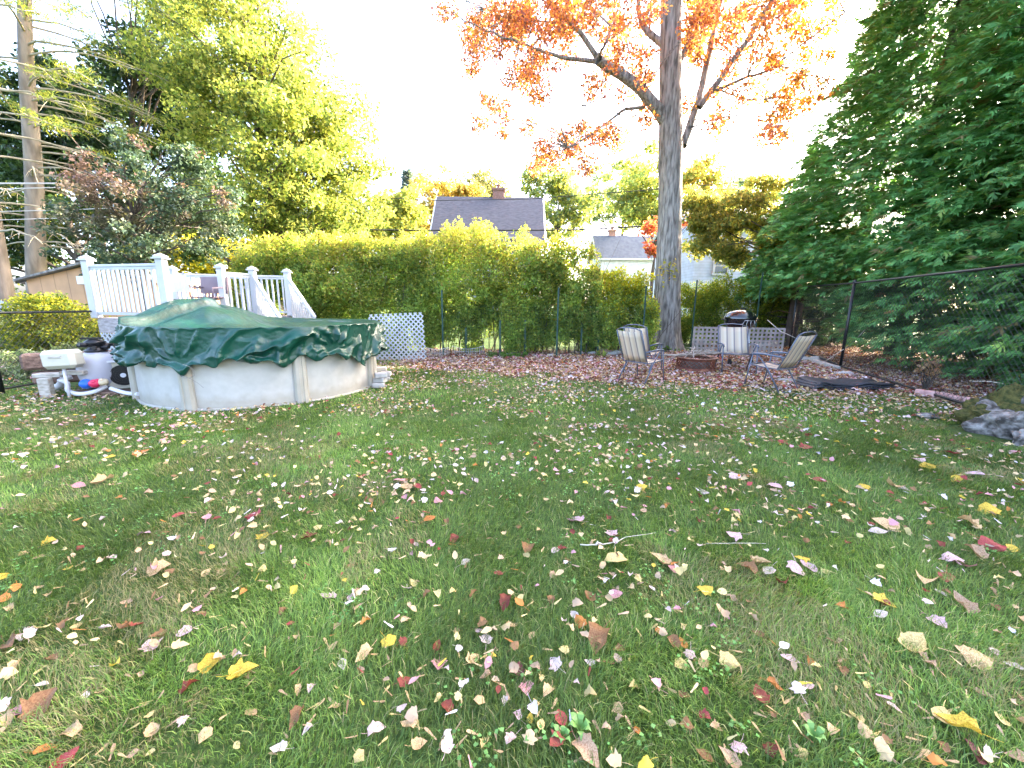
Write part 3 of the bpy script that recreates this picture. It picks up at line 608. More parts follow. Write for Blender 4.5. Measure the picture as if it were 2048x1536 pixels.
# olive-leaved tree right, leaning over the pale blue house
tree('olive_tree_branches', "loose olive and gold leafed tree leaning over the pale blue house", AT(1600, 640, 17)*np.array([1, 1, 0]), 8, .11,
     [ell(1460, 420, 17, 60, 34), ell(1530, 380, 17, 50, 26), ell(1430, 490, 17, 50, 26), ell(1520, 450, 17, 60, 36), ell(1400, 400, 17, 26, 22), ell(1560, 500, 16, 40, 30), ell(1400, 475, 17, 34, 26), ell(1440, 450, 17, 46, 26), ell(1385, 430, 17, 26, 26), ell(1470, 520, 17, 25, 12)], 210, (.2, .42), 23000, .13, [(.40, .37, .10), (.48, .42, .10), (.27, .32, .09), (.2, .27, .09)], [3, 2, 2, 2], nlimb=50, cat='tree', droop=.5)
bpy.data.objects['olive_tree_branches'].name = 'olive_leaved_tree'
# ============================================================ arborvitae row on the right
def arborvitae(label, x, y, H, rad, n, zlo, seed, tr=.16, show=1., cone=1.):
    root = thing('arborvitae', (x, y, 0), label, "evergreen", "evergreens in a row behind the black fence")
    q = MB()
    for s in range(2):
        ox = (s-.5)*.35; path = [(x+ox+.05*math.sin(k+seed), y+ox*.4, H*k/9-.1) for k in range(10)]; q.tube(path, [tr*(1-.85*k/9)*(1-.3*s) for k in range(10)], 9, cap=False)
    rg = np.random.default_rng(seed)
    for k in range(40):
        a = rg.random()*6.28; zz = rg.uniform(.6, H*.7); r2 = rad*(.9-.6*zz/H); q.tube([(x, y, zz), (x+math.cos(a)*r2*.6, y+math.sin(a)*r2*.6, zz+.12), (x+math.cos(a)*r2, y+math.sin(a)*r2, zz+.02)], [.025, .014, .006], 4, cap=False)
    q.build('trunk', M['barkdark'], root)
    # boughs in tiers, each carrying flat feathery sprays
    nf = n//8; nb = max(60, nf//26); ub = rg.random(nb)**1.05; zb = zlo+(H-zlo)*ub; tb_ = rg.random(nb)*2*np.pi
    if zlo > 1: zb = zb+.9*vnoise(v3(tb_*2, tb_*0+seed), seed)*(zb < zlo+1.5)
    rb = rad*np.clip(1.03-(zb-zlo)/(H-zlo), 0, 1)**cone*(1-.25*np.clip(1-(zb-zlo)/.8, 0, 1))
    rb = rb*(.78+.5*fbm(np.stack([x*3+np.cos(tb_)*2.2, y+np.sin(tb_)*2.2, zb*1.1], -1), seed, 3))*rg.uniform(.85, 1.1, nb)
    wt = rb+.2; bi = rg.choice(nb, nf, p=wt/wt.sum()); s_ = 1-.62*rg.random(nf)**1.5
    lat = rg.normal(0, .17, nf)*(1.15-s_*.6)+.0; th = tb_[bi]+lat*1.1/np.maximum(rb[bi]*s_, .4); rr = rb[bi]*s_
    z = zb[bi]+.10*rb[bi]*s_-.24*rb[bi]*s_**2+rg.normal(0, .05, nf)-np.abs(lat)*.25
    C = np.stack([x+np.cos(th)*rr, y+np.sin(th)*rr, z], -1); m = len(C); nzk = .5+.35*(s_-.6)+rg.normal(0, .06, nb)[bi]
    out = np.stack([np.cos(th), np.sin(th), rg.normal(-.30, .25, m)], -1)+rg.normal(0, .30, (m, 3))*np.array([1, 1, .5]); out /= np.linalg.norm(out, axis=1)[:, None]
    upn = np.stack([np.cos(th)*.55, np.sin(th)*.55, np.ones(m)], -1)+rg.normal(0, .45, (m, 3)); side = np.cross(upn, out); side /= np.linalg.norm(side, axis=1)[:, None]; nn = np.cross(out, side)
    Vs = []; Fs = []; cs = []; sz = rg.uniform(.10, .22, m)
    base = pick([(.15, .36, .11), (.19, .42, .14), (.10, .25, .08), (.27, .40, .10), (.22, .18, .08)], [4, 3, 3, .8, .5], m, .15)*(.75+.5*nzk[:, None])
    b = 0
    for j in range(10):
        t = j/9.; ang = (t-.5)*1.9+rg.normal(0, .12, m); L = out*np.cos(ang)[:, None]+side*np.sin(ang)[:, None]; L[:, 2] -= .12*np.abs(ang); L /= np.linalg.norm(L, axis=1)[:, None]
        W = np.cross(nn, L); P = C+out*(sz*.12*j % .1)[:, None]; V, F = kites(P, sz*(1-.35*np.abs(t-.5)*2)*rg.uniform(.8, 1.2, m), .18, L=L, W=W, N=nn, fold=.03); Vs.append(V); Fs.append(F+b); b += len(V); cs.append(base*rg.uniform(.8, 1.25, (m, 1)))
    npmesh('crown', np.concatenate(Vs), np.concatenate(Fs), M['leafdark'], root, cols=np.concatenate(cs))
    return root
arborvitae("smaller evergreen at the far end of the row, next to the pale blue house", 10.6, 15.3, 7.2, 2.2, 90000, 1.5, 31)
arborvitae("huge sloping evergreen with bare lower trunk behind the fence corner post", 12.0, 12.5, 14.5, 4.0, 520000, 1.8, 32, tr=.24, cone=.8)
arborvitae("wide evergreen behind the middle of the black fence, branches to the ground", 11.3, 9.2, 14.5, 3.15, 340000, .65, 33)
arborvitae("evergreen pressing against the near part of the black fence", 10.8, 6.3, 13.5, 2.9, 240000, .5, 34)
arborvitae("nearest evergreen at the right edge behind the boulder", 10.0, 3.6, 12.5, 2.7, 90000, .15, 35)
arborvitae("evergreen outside the view beyond the near end of the row", 9.0, -.6, 11, 2.2, 14000, .2, 38)  # unseen tree carrying on the row, added to shade the near lawn

arborvitae("tall evergreen added for shade beyond the first row, mostly hidden behind it", 14.4, 17.3, 13.5, 2.6, 26000, .6, 41)  # added tree, blocks sun from the deck
arborvitae("second tall evergreen added for shade beyond the first row, fully behind the others", 18.2, 19.2, 14, 3, 24000, .6, 42)  # another added tree out of sight, also shading the deck
# ============================================================ pool
PC = np.array([-4.28, 7.03, 0]); PR = 1.77; PH = 1.045
M['poolwall'] = pm("cream_pool_wall", (.42, .405, .37), (.48, .465, .43), 7, .42, bump=.0006, bscale=160); M['poolpost'] = pm("beige_pool_post", (.37, .34, .28), (.43, .40, .34), 3, .4)
def dirtwall():
    m = M['poolwall']; n = m.node_tree.nodes; l = m.node_tree.links; b = n["Principled BSDF"]; src = b.inputs["Base Color"].links[0].from_socket
    tc = n.new("ShaderNodeTexCoord"); sp = n.new("ShaderNodeSeparateXYZ"); l.new(tc.outputs["Object"], sp.inputs[0]); nz = n.new("ShaderNodeTexNoise"); nz.inputs["Scale"].default_value = 6; nz.inputs["Detail"].default_value = 8; l.new(tc.outputs["Object"], nz.inputs["Vector"])
    ad = n.new("ShaderNodeMath"); ad.operation = 'MULTIPLY_ADD'; ad.inputs[1].default_value = -.22; l.new(nz.outputs[0], ad.inputs[0]); l.new(sp.outputs["Z"], ad.inputs[2])
    cr = n.new("ShaderNodeValToRGB"); cr.color_ramp.elements[0].position = 0; cr.color_ramp.elements[0].color = (.88, .84, .78, 1); cr.color_ramp.elements[1].position = .09; cr.color_ramp.elements[1].color = (1, 1, 1, 1); l.new(ad.outputs[0], cr.inputs[0])
    mx = n.new("ShaderNodeMix"); mx.data_type = 'RGBA'; mx.blend_type = 'MULTIPLY'; mx.inputs["Factor"].default_value = 1; l.new(src, mx.inputs[6]); l.new(cr.outputs[0], mx.inputs[7]); l.new(mx.outputs[2], b.inputs["Base Color"])
dirtwall()
pool = thing('swimming_pool', PC, "round above-ground pool with cream walls under the green tarpaulin", "swimming pool")
q = MB(); q.lathe(PC, [(PR, -.05), (PR+.003, .3), (PR, .6), (PR, PH), (PR-.04, PH), (PR-.04, .1)], 128); q.build('wall', M['poolwall'], pool)
q = MB(); q.lathe(PC, [(PR+.004, -.05), (PR+.03, -.05), (PR+.03, .02), (PR+.004, .028)], 128); q.build('bottom_rail', M['poolpost'], pool)
q = MB(); q.lathe(PC, [(PR-.07, PH), (PR-.07, PH+.03), (PR+.03, PH+.03), (PR+.035, PH-.02), (PR+.01, PH-.03)], 128); q.build('top_rail', M['poolpost'], pool)
for k in range(8):
    a = R(-92.5+45*k); q = MB(); ct, st = math.cos(a), math.sin(a); w2, dp = .085, .075
    prof = [(-w2, 0.0), (-w2, .03), (-w2*.75, dp*.85), (-w2*.25, dp), (-w2*.2, dp*.86), (w2*.2, dp*.86), (w2*.25, dp), (w2*.75, dp*.85), (w2, .03), (w2, 0.0)]
    vs = []; fs = []
    for z in (-.05, PH-.02):
        sc = 1.12 if z < 0 else .96
        for (t, d) in prof: vs.append((PC[0]+ct*(PR+.002+d)-st*t*sc, PC[1]+st*(PR+.002+d)+ct*t*sc, z))
    m = len(prof)
    for i in range(m-1): fs.append((i, i+1, m+i+1, m+i))
    fs.append(tuple(range(m, 2*m))); q.add(vs, fs); q.build('post', M['poolpost'], pool)
# tarpaulin
M['tarp'] = pm("green_tarpaulin", (.002, .042, .028), (.003, .062, .042), 3, .35, spec=.5, coat=.04)
def tarpbump():
    m = M['tarp']; n = m.node_tree.nodes; l = m.node_tree.links; b = n["Principled BSDF"]; tc = n.new("ShaderNodeTexCoord")
    vo = n.new("ShaderNodeTexVoronoi"); vo.feature = 'DISTANCE_TO_EDGE'; vo.inputs["Scale"].default_value = 2.4; mp = n.new("ShaderNodeMapping"); nz = n.new("ShaderNodeTexNoise"); nz.inputs["Scale"].default_value = 3; nz.inputs["Detail"].default_value = 4
    mx = n.new("ShaderNodeMix"); mx.data_type = 'VECTOR'; mx.inputs["Factor"].default_value = .35; l.new(tc.outputs["Object"], mx.inputs[4]); l.new(nz.outputs["Color"], mx.inputs[5]); l.new(tc.outputs["Object"], nz.inputs["Vector"]); l.new(mx.outputs[1], vo.inputs["Vector"])
    n2 = n.new("ShaderNodeTexNoise"); n2.inputs["Scale"].default_value = 9; n2.inputs["Detail"].default_value = 5; l.new(tc.outputs["Object"], n2.inputs["Vector"])
    ad = n.new("ShaderNodeMath"); ad.operation = 'MULTIPLY_ADD'; ad.inputs[1].default_value = .9; l.new(vo.outputs[0], ad.inputs[0]); l.new(n2.outputs[0], ad.inputs[2])
    bp = n.new("ShaderNodeBump"); bp.inputs["Distance"].default_value = .016; bp.inputs["Strength"].default_value = .9; l.new(ad.outputs[0], bp.inputs["Height"]); l.new(bp.outputs[0], b.inputs["Normal"])
tarpbump()
def wrap(a): return (a+180) % 360-180
NA = 620; A = np.linspace(-180, 180, NA, endpoint=False)
rt = np.linspace(0, 1, 46)**.75; RT_, AA = np.meshgrid(rt, A, indexing='ij'); rad = RT_*(PR+.10); ar = np.radians(AA)
X = rad*np.cos(ar); Y = rad*np.sin(ar)
Z = PH+.07-.20*np.clip(1-(rad/(PR+.02))**5, 0, 1)+.03*(fbm(np.stack([X*2, Y*2, X*0], -1), 4)-.5)
ridge = 1-np.abs(fbm(np.stack([X*1.6+3, Y*1.6, X*0+2], -1), 14, 3)-.5)*6; Z += .03*np.clip(ridge, 0, 1)*np.clip(1.15-RT_, 0, 1)
# hump over something left on the pool at its left-back side
hx, hy = -1.42, .42
hd = np.sqrt(((X-hx)/.85)**2+((Y-hy)/1.05)**2); Z += .40*np.exp(-(hd**2.6)*1.2)+.02*np.sin(X*7+Y*3)*np.exp(-hd**2)
t_ = np.clip(((X-hx)*(-.13)+(Y-hy)*(-1.6))/(.13**2+1.6**2), -.2, 1.05); dl = np.hypot(X-hx+.13*t_, Y-hy+1.6*t_); Z += .085*np.exp(-(dl/.05)**2)-.05*np.exp(-((dl-.13)/.06)**2)
hd2 = np.sqrt(((X-hx-.1)*np.cos(.6)+(Y-hy)*np.sin(.6))**2/.02+((X-hx)*-np.sin(.6)+(Y-hy)*np.cos(.6))**2/.9); Z += .05*np.exp(-hd2**2)
Vt = np.stack([PC[0]+X, PC[1]+Y, Z], -1)
# skirt
ns = 40; s = np.linspace(0, 1, ns+1)[1:]; SS, AS = np.meshgrid(s, A, indexing='ij'); asr = np.radians(AS)
zt = Z[-1][None, :]; hem = .60+.03*np.sin(asr*7+1)+.26*(fbm(np.stack([np.cos(asr)*4, np.sin(asr)*4, asr*0], -1), 8)-.5)
def bump(a0, wd): return np.exp(-(wrap(AS-a0)/wd)**2)
hem = hem-.06*bump(-93, 5)+.07*bump(-72, 12)-.03*bump(-52, 10)+.10*bump(-31, 6)-.03*bump(-12, 6)+.05*bump(-120, 14)
cr1 = 1-np.abs(fbm(np.stack([AS*.045, SS*1.5, AS*0+3], -1), 41, 3)-.5)*5
f1 = np.sin(AS*.30+2.2*fbm(np.stack([AS*.03, SS*.8, AS*0], -1), 17)*6)*.5+np.sin(AS*.83+SS*1.4+1)*.28+np.sin(AS*1.9+SS*2.2)*.14
off = .10+SS*.02+np.clip(SS*2.2, 0, 1)*.035*f1*(.4+SS*.8)+.03*np.clip(cr1, 0, 1)*np.clip(SS*3, 0, 1)
def rdg(sa, sh, seed, pw=3): return (1-np.abs(2*fbm(np.stack([AS*sa+SS*1.1, SS*sh, AS*0+seed], -1), seed, 2)-1))**pw
off += np.clip(SS*4, 0, 1)*(.10*rdg(.07, .55, 61, 5)+.06*rdg(.15, .9, 62, 7)-.05)
off += .02*(fbm(np.stack([AS*.12, SS*4, AS*0+1], -1), 23, 3)-.5)*np.clip(SS*3, 0, 1)
# radiating pleats gathered to the clip on the post at -93 deg and crushed hem band
for a0, zg in ((-93, .66), (-128, .8), (-31, .78)):
    da = wrap(AS-a0); zz = zt+(hem-zt)*SS; phi = np.arctan2(da*.032, (zz-zg)+.02); g_ = np.exp(-(da/13)**2)*np.clip((zz-zg+.06)*5, 0, 1)
    off += g_*.045*np.sin(phi*11)*np.clip(SS*4, 0, 1) - .07*np.exp(-(da/7)**2)*np.clip(1-np.abs(zz-zg)/.12, 0, 1)
off = np.maximum(off, .088+SS*0); rs = PR+off
zz = zt+(hem-zt)*SS+.012*np.sin(AS*.9+SS*5)
rs = rs+.07*np.exp(-((SS-.93)/.06)**2)*(.5+.5*np.sin(AS*.21+2))
zz = zz+.05*np.exp(-((SS-.99)/.05)**2)*np.sin(AS*.5)
Vs_ = np.stack([PC[0]+rs*np.cos(asr), PC[1]+rs*np.sin(asr), zz], -1)
# left side hangs further out over the equipment
ext = np.exp(-(wrap(AS-205)/26)**2)[..., None]*.02; Vs_ += np.stack([np.cos(asr), np.sin(asr), 0*asr], -1)*ext*np.clip(SS*3, 0, 1)[..., None]
Vall = np.concatenate([Vt.reshape(-1, 3), Vs_.reshape(-1, 3)]); nr = len(rt)+ns
i0 = (np.arange(nr-1)[:, None]*NA+np.arange(NA)[None]); i1 = np.arange(nr-1)[:, None]*NA+(np.arange(NA)[None]+1) % NA
o = npmesh('pool_cover', Vall, np.stack([i0, i0+NA, i1+NA, i1], -1).reshape(-1, 4), M['tarp'], smooth=True)
tag(o, "crumpled shiny green tarpaulin draped over the round pool", "tarpaulin")
o.modifiers.new("thick", 'SOLIDIFY').thickness = .006
# cord tied round it and clip
M['cord'] = pm("grey_cord", (.25, .24, .22), rough=.7); M['metal'] = pm("grey_metal", (.5, .5, .5), metal=.9, rough=.35)
q = MB(); c0 = AT(366, 728, 5.1); q.tube([c0+np.array([.12*math.sin(t*.7)+.1*t*.1, -.01, .05*math.cos(t*.8)-.05-.02*t]) for t in range(12)], .003, 4); tag(q.build('tie_cord', M['cord']), "thin loose cord hanging from the gathered edge of the green tarpaulin", "cord")
# ============================================================ deck
DZ = 1.12
def dpt(px, py, z): return G(px, py, z)
P1, P2 = dpt(190, 634, DZ), None
P1 = np.array([AT(188, 600, 7.8)[0], 7.8, DZ]); P2 = np.array([AT(334, 600, 7.35)[0], 7.35, DZ]); P3 = np.array([AT(352, 590, 9.9)[0], 9.9, DZ]); P4 = np.array([AT(449, 600, 9.2)[0], 9.2, DZ])
P5 = np.array([AT(511, 600, 9.75)[0], 9.75, DZ]); P6 = np.array([AT(579, 600, 10.35)[0], 10.35, DZ])
deck = thing('pool_deck', (P1[0], P1[1], 0), "raised deck with white railings and stairs beside the pool", "deck")
M['deckwood'] = pm("grey_weathered_wood", (.28, .25, .24), (.46, .41, .40), 5, .85, stretch=(1, 6, 6), bump=.004)
poly = [P1, P2, P4, P5, P6, P3]
q = MB(); up_ = [(p[0], p[1], DZ) for p in poly]; dn = [(p[0], p[1], DZ-.04) for p in poly]; n6 = len(poly)
q.add(up_+dn, [tuple(range(n6)), tuple(range(2*n6-1, n6-1, -1))]+[(i, (i+1) % n6, n6+(i+1) % n6, n6+i) for i in range(n6)]); q.build('floor', M['deckwood'], deck)
q = MB()
for i in range(n6):
    a, b = poly[i], poly[(i+1) % n6]; d = b-a; L = np.linalg.norm(d); mid = (a+b)/2; q.box((mid[0], mid[1], DZ-.16), (L-.05, .045, .235), rz=math.atan2(d[1], d[0]))
q.build('fascia', M['deckwood'], deck)
q = MB()
for p in poly+[(P1+P3)/2]: q.box((p[0]*.985, p[1]+.05, (DZ-.3)/2-.02), (.1, .1, DZ-.28))
q.build('support_posts', M['deckwood'], deck)
def dpost(p, h=1.06, s=.13, z0=DZ):
    q = MB(); q.box((p[0], p[1], z0+h/2), (s, s, h), bev=.008); o = q.build('post', M['trim'], deck)
    q = MB(); q.box((p[0], p[1], z0+h+.012), (s+.06, s+.06, .025)).box((p[0], p[1], z0+h+.04), (s+.02, s+.02, .03))
    b = z0+h+.055; e = (s+.02)/2; q.add([(p[0]-e, p[1]-e, b), (p[0]+e, p[1]-e, b), (p[0]+e, p[1]+e, b), (p[0]-e, p[1]+e, b), (p[0], p[1], b+.05)], [(0, 1, 4), (1, 2, 4), (2, 3, 4), (3, 0, 4)]); q.build('cap', M['trim'], o)
for p in (P1, P2, P3, P4, P5, P6): dpost(p)
def railing(a, b, za=DZ, zb=DZ, sp=.115, lo=.09, hi=.96):
    a = np.array(a, float); b = np.array(b, float); a[2] = za; b[2] = zb; d = b-a; L = math.hypot(d[0], d[1]); rz = math.atan2(d[1], d[0]); u = d/np.linalg.norm(d); ry = -math.atan2(d[2], L); L3 = np.linalg.norm(d); mid = (a+b)/2
    q = MB(); q.box(mid+np.array([0, 0, hi]), (L3-.13, .075, .05), rz=rz, ry=ry, bev=.01).box(mid+np.array([0, 0, hi-.045]), (L3-.135, .04, .045), rz=rz, ry=ry)
    o = q.build('railing', M['trim'], deck)
    q = MB(); q.box(mid+np.array([0, 0, lo]), (L3-.13, .05, .05), rz=rz, ry=ry); q.build('bottom_rail', M['trim'], o)
    k = int((L-.13)/sp)
    for i in range(k):
        t = (i+.5)/k*(1-.13/L)+.065/L; p = a+d*t; q = MB(); q.box((p[0], p[1], p[2]+(lo+hi)/2), (.036, .036, hi-lo-.07), rz=rz); q.build('baluster', M['trim'], o)
railing(P1, P2); railing(P3, P6); railing(P4, P5)
sd_ = np.array([P6[1]-P5[1], -(P6[0]-P5[0]), 0]); sd_ /= np.linalg.norm(sd_)
for pa in (P5, P6):
    e = pa+sd_*1.35; railing(pa, e, DZ, .12, sp=.12); q = MB(); q.box((e[0], e[1], .5), (.11, .11, 1.15)); q.build('post', M['trim'], deck)
for k in range(5):
    c = (P5+P6)/2+sd_*(.14+.27*k); q = MB(); q.box((c[0], c[1], DZ-.2*(k+1)), (.27, np.linalg.norm(P6-P5)-.14, .04), rz=math.atan2(sd_[1], sd_[0])); q.build('stair_tread', M['deckwood'], deck)
def lattice(x0, x1, z0, z1, sp, wd, th, mat, name, parent, origin_, rz, diag=True, edge=False):
    "crossed strips between (x0,z0) and (x1,z1) in the panel's own plane"
    q = MB(); Mx = Matrix.Rotation(rz, 3, 'Z'); W_, H_ = x1-x0, z1-z0
    def strip(a, b, y):
        a = np.array(a, float); b = np.array(b, float); d = b-a; L = np.linalg.norm(d)
        if L < .02: return
        nrm = np.array([-d[1], d[0]])/L*wd/2; pts = [a-nrm, b-nrm, b+nrm, a+nrm]; vs = []
        for yy in (y-th/2, y+th/2):
            for p in pts: v = Mx @ Vector((p[0], yy, p[1])); vs.append((v.x+origin_[0], v.y+origin_[1], v.z+origin_[2]))
        q.add(vs, [(0, 1, 2, 3), (7, 6, 5, 4), (0, 4, 5, 1), (1, 5, 6, 2), (2, 6, 7, 3), (3, 7, 4, 0)])
    if diag:
        k = sp
        while k < W_+H_:
            a = (x0+k, z0) if k <= W_ else (x1, z0+k-W_); b = (x0, z0+k) if k <= H_ else (x0+k-H_, z1); strip(a, b, -th/2-.001)
            a = (x1-k, z0) if k <= W_ else (x0, z0+k-W_); b = (x1, z0+k) if k <= H_ else (x1-k+H_, z1); strip(a, b, th/2+.001); k += sp
    else:
        x = x0+wd/2
        while x < x1: strip((x, z0), (x, z1), -th/2-.001); x += sp
        z = z0+wd/2
        while z < z1: strip((x0, z), (x1, z), th/2+.001); z += sp
    return q.build(name, mat, parent)
d12 = P2-P1; lattice(.04, np.linalg.norm(d12), .06, DZ-.29, .13, .035, .008, M['trim'], 'skirt_lattice', deck, (P1[0], P1[1]-.03, 0), math.atan2(d12[1], d12[0]))
# white lattice panel beside the pool
wl = G(853, 722); wr_ = wl.copy(); ang = R(2)
lp = thing('lattice_panel', wl, "white diagonal lattice panel standing upright right of the pool", "lattice")
lattice(-1.42, 0, .0, 1.24, .128, .034, .009, M['trim'], 'lattice', lp, (wl[0], wl[1], 0), R(-3))
lp.rotation_euler = (R(-2), R(-3), 0)
# things on the deck
M['pot'] = pm("dark_brown_pot", (.05, .035, .03), (.08, .06, .05), 5, .6); M['towel'] = pm("white_towel", (.7, .7, .72), (.6, .6, .63), 5, .95, bump=.01)
pc = AT(361, 596, 8.3); pc[2] = DZ
t = thing('planter_pot', pc, "dark tapered pot standing on the deck beside the thick white post", "pot"); q = MB(); q.lathe(pc, [(.0, .01), (.13, 0), (.21, .34), (.23, .34), (.23, .37), (.18, .37), (.16, .3), (0, .28)], 24); q.build('pot', M['pot'], t)
q = MB(); q.lathe(pc, [(.23, .30), (.245, .30), (.245, .365), (.23, .365)], 24); q.build('rim', M['pot'], t)
pc2 = AT(357, 562, 8.5); t = thing('white_towel', pc2, "white cloth hanging behind the dark pot on the deck", "towel")
vs = []; fs = []
for i in range(9):
    for j in range(9): vs.append((pc2[0]-.2+.4*i/8, pc2[1]+.03*math.sin(i*1.3+j*.4), pc2[2]+.14-.36*j/8))
for i in range(8):
    for j in range(8): fs.append((i*9+j, i*9+j+1, (i+1)*9+j+1, (i+1)*9+j))
q = MB(); q.add(vs, fs, True); q.build('cloth', M['towel'], t); q = MB(); q.box((pc2[0], pc2[1]+.045, (pc2[2]+.1+DZ)/2), (.025, .025, pc2[2]+.1-DZ)).box((pc2[0], pc2[1]+.02, pc2[2]+.145), (.44, .02, .02)); q.build('rack', M['trim'], t)
M['brownplastic'] = pm("dark_mauve_plastic", (.15, .11, .13), (.18, .135, .155), 4, .5)
fc = AT(418, 600, 9.0); fc[2] = DZ; ch = thing('patio_chair', fc, "dark brown plastic chair standing on the deck behind the tarpaulin hump", "chair")
q = MB(); q.box(fc+np.array([0, .22, .69]), (.60, .04, .36), rx=R(-8)); q.build('backrest', M['brownplastic'], ch)
q = MB()
for k in range(6): q.box(fc+np.array([-.2+.08*k, .19, .48]), (.035, .02, .2), rx=R(-8))
q.box(fc+np.array([0, .18, .57]), (.5, .025, .03)).box(fc+np.array([0, .17, .385]), (.5, .025, .03)); q.build('back_slats', M['brownplastic'], ch)
q = MB(); q.box(fc+np.array([0, 0, .42]), (.48, .44, .03), bev=.01); q.build('seat', M['brownplastic'], ch)
for sx in (-.22, .22):
    for sy in (-.2, .2):
        q = MB(); q.tube([fc+np.array([sx*1.1, sy*1.1, 0]), fc+np.array([sx, sy, .41])], .016, 8); q.build('leg', M['brownplastic'], ch)
    q = MB(); q.tube([fc+np.array([sx*1.12, -.2, .42]), fc+np.array([sx*1.12, -.19, .62]), fc+np.array([sx*1.12, .2, .64])], .016, 8); q.build('armrest', M['brownplastic'], ch)
# ============================================================ pool equipment on the left
M['timber'] = pm("old_brown_timber", (.10, .06, .045), (.24, .155, .12), 5, .9, stretch=(.8, 5, 5), bump=.012, bscale=16); M['greywood'] = pm("grey_board", (.3, .28, .24), (.5, .47, .42), 6, .85, stretch=(1, 5, 5))
bt = thing('timber_retaining_wall', (-7.4, 6.15, 0), "thick brown timber beams on a short post at the far left beside the pump", "timber beam")
q = MB(); q.box((-6.98, 6.55, .50), (1.5, .24, .26), rz=R(32), bev=.04); q.build('upper_beam', M['timber'], bt)
q = MB(); q.box((-6.95, 6.6, .24), (1.45, .22, .2), rz=R(32), bev=.03); q.build('lower_beam', M['timber'], bt)
q = MB(); c = G(88, 797); q.box((c[0], c[1]+.06, .14), (.13, .12, .32), rz=R(20), bev=.01); q.build('post', M['greywood'], bt)
for (px, py, sx) in ((100, 750, .34), (150, 745, .30)):
    c = AT(px, py, 6.0); q = MB(); q.box(c, (sx, .16, .06), rz=R(15), bev=.01); q.build('plank', M['greywood'], bt)
M['plasticcream'] = pm("cream_plastic", (.50, .48, .39), (.55, .53, .44), 4, .4); M['plasticgrey'] = pm("pale_grey_plastic", (.45, .45, .50), (.5, .5, .55), 4, .4); M['pvc'] = pm("white_pvc", (.68, .68, .72), rough=.35); M['blackplastic'] = pm("black_plastic", (.012, .012, .014), rough=.35)
cc = AT(126, 718, 5.85)
pb = thing('pump_control_box', (cc[0], cc[1], 0), "cream plastic box on a thin white post at the far left", "pump box")
q = MB(); q.box(cc, (.44, .24, .27), rz=R(8), ry=R(-3), bev=.05); q.build('housing', M['plasticcream'], pb)
q = MB(); q.box(cc+np.array([.02, -.122, .04]), (.16, .012, .025), rz=R(8), ry=R(-3)); q.build('handle', M['greywood'], pb)
q = MB(); q.tube([(cc[0]-.02, cc[1], .0), (cc[0]-.02, cc[1], cc[2]-.13)], .02, 8); q.build('post', M['pvc'], pb)
fc_ = AT(199, 735, 6.3); fx, fy = fc_[0], fc_[1]
fl = thing('sand_filter', (fx, fy, 0), "grey-white rounded filter tank with black valve on top", "pool filter")
q = MB(); q.lathe((fx, fy, .10), [(0, 0), (.16, .0), (.2, .02), (.235, .09), (.255, .2), (.26, .3), (.25, .42), (.21, .51), (.13, .55), (.0, .56)], 32); q.build('tank', M['plasticgrey'], fl)
q = MB(); q.lathe((fx, fy, .0), [(.2, 0), (.18, .11), (0, .115)], 24); q.build('base', M['blackplastic'], fl)
q = MB(); q.lathe((fx, fy, .655), [(.13, 0), (.14, .03), (.1, .05), (.09, .1), (.12, .12), (.13, .16), (.06, .2), (0, .2)], 20)
for k in range(7): a = k*.9; q.tube([(fx, fy, .72+.02*(k % 3)), (fx+.21*math.cos(a), fy+.2*math.sin(a), .73+.03*(k % 3))], .028, 8)
q.box((fx+.02, fy-.05, .87), (.26, .035, .03), rz=.5); q.build('valve', M['blackplastic'], fl)
hc = G(246, 784); hx_, hy_ = hc[0], hc[1]+.14
hp = thing('heat_pump', (hx_, hy_, 0), "beige heat pump unit with round black fan against the pool wall", "heat pump")
ra = R(34)
q = MB(); q.box((hx_, hy_, .275), (.44, .30, .44), rz=ra, bev=.015); q.build('casing', M['plasticcream'], hp)
q = MB(); q.box((hx_, hy_, .505), (.50, .36, .025), rz=ra); q.build('lid', M['pvc'], hp)
fn = np.array([math.sin(ra), -math.cos(ra), 0]); tx = np.array([math.cos(ra), math.sin(ra), 0]); fcn = np.array([hx_, hy_, .28])+fn*.152-tx*.03
q = MB(); q.tube([fcn, fcn+fn*.012], .165, 28); q.build('fan', M['blackplastic'], hp)
q = MB()
for k in range(5): 
    pts = []; rr = .035+.03*k
    for j in range(25): a = 2*math.pi*j/24; pts.append(fcn+fn*.018+tx*math.cos(a)*rr+np.array([0, 0, math.sin(a)*rr]))
    q.tube(pts, .0035, 4, cap=False)
q.build('fan_grille', M['blackplastic'], hp)
q = MB(); q.tube([fcn+fn*.012, fcn+fn*.026], .036, 16); q.build('fan_hub', M['pvc'], hp)
for s in (-.17, .17):
    q = MB(); b_2 = np.array([hx_, hy_, .028])+tx*s; q.box(b_2, (.06, .3, .055), rz=ra); q.build('foot', M['blackplastic'], hp)
def hose(pts, r, m, label, name='pool_hose'):
    P = [np.array(p, float) for p in pts]; out = []; n = len(P)
    for i in range(n-1):
        for k in range(6):
            t = k/6; a = P[max(i-1, 0)]; b = P[i]; c = P[i+1]; d = P[min(i+2, n-1)]; out.append(.5*((2*b)+(c-a)*t+(2*a-5*b+4*c-d)*t*t+(3*b-a-3*c+d)*t**3))
    out.append(P[-1]); q = MB(); q.tube(out, r, 10); return tag(q.build(name, m), label, "hose", None)
hose([AT(118, 760, 6.0), AT(134, 766, 6.0), AT(137, 782, 5.95), AT(160, 788, 5.9), AT(190, 783, 5.95), AT(214, 772, 6.05)], .032, M['pvc'], "grey curved hose looping on the ground towards the fan unit")
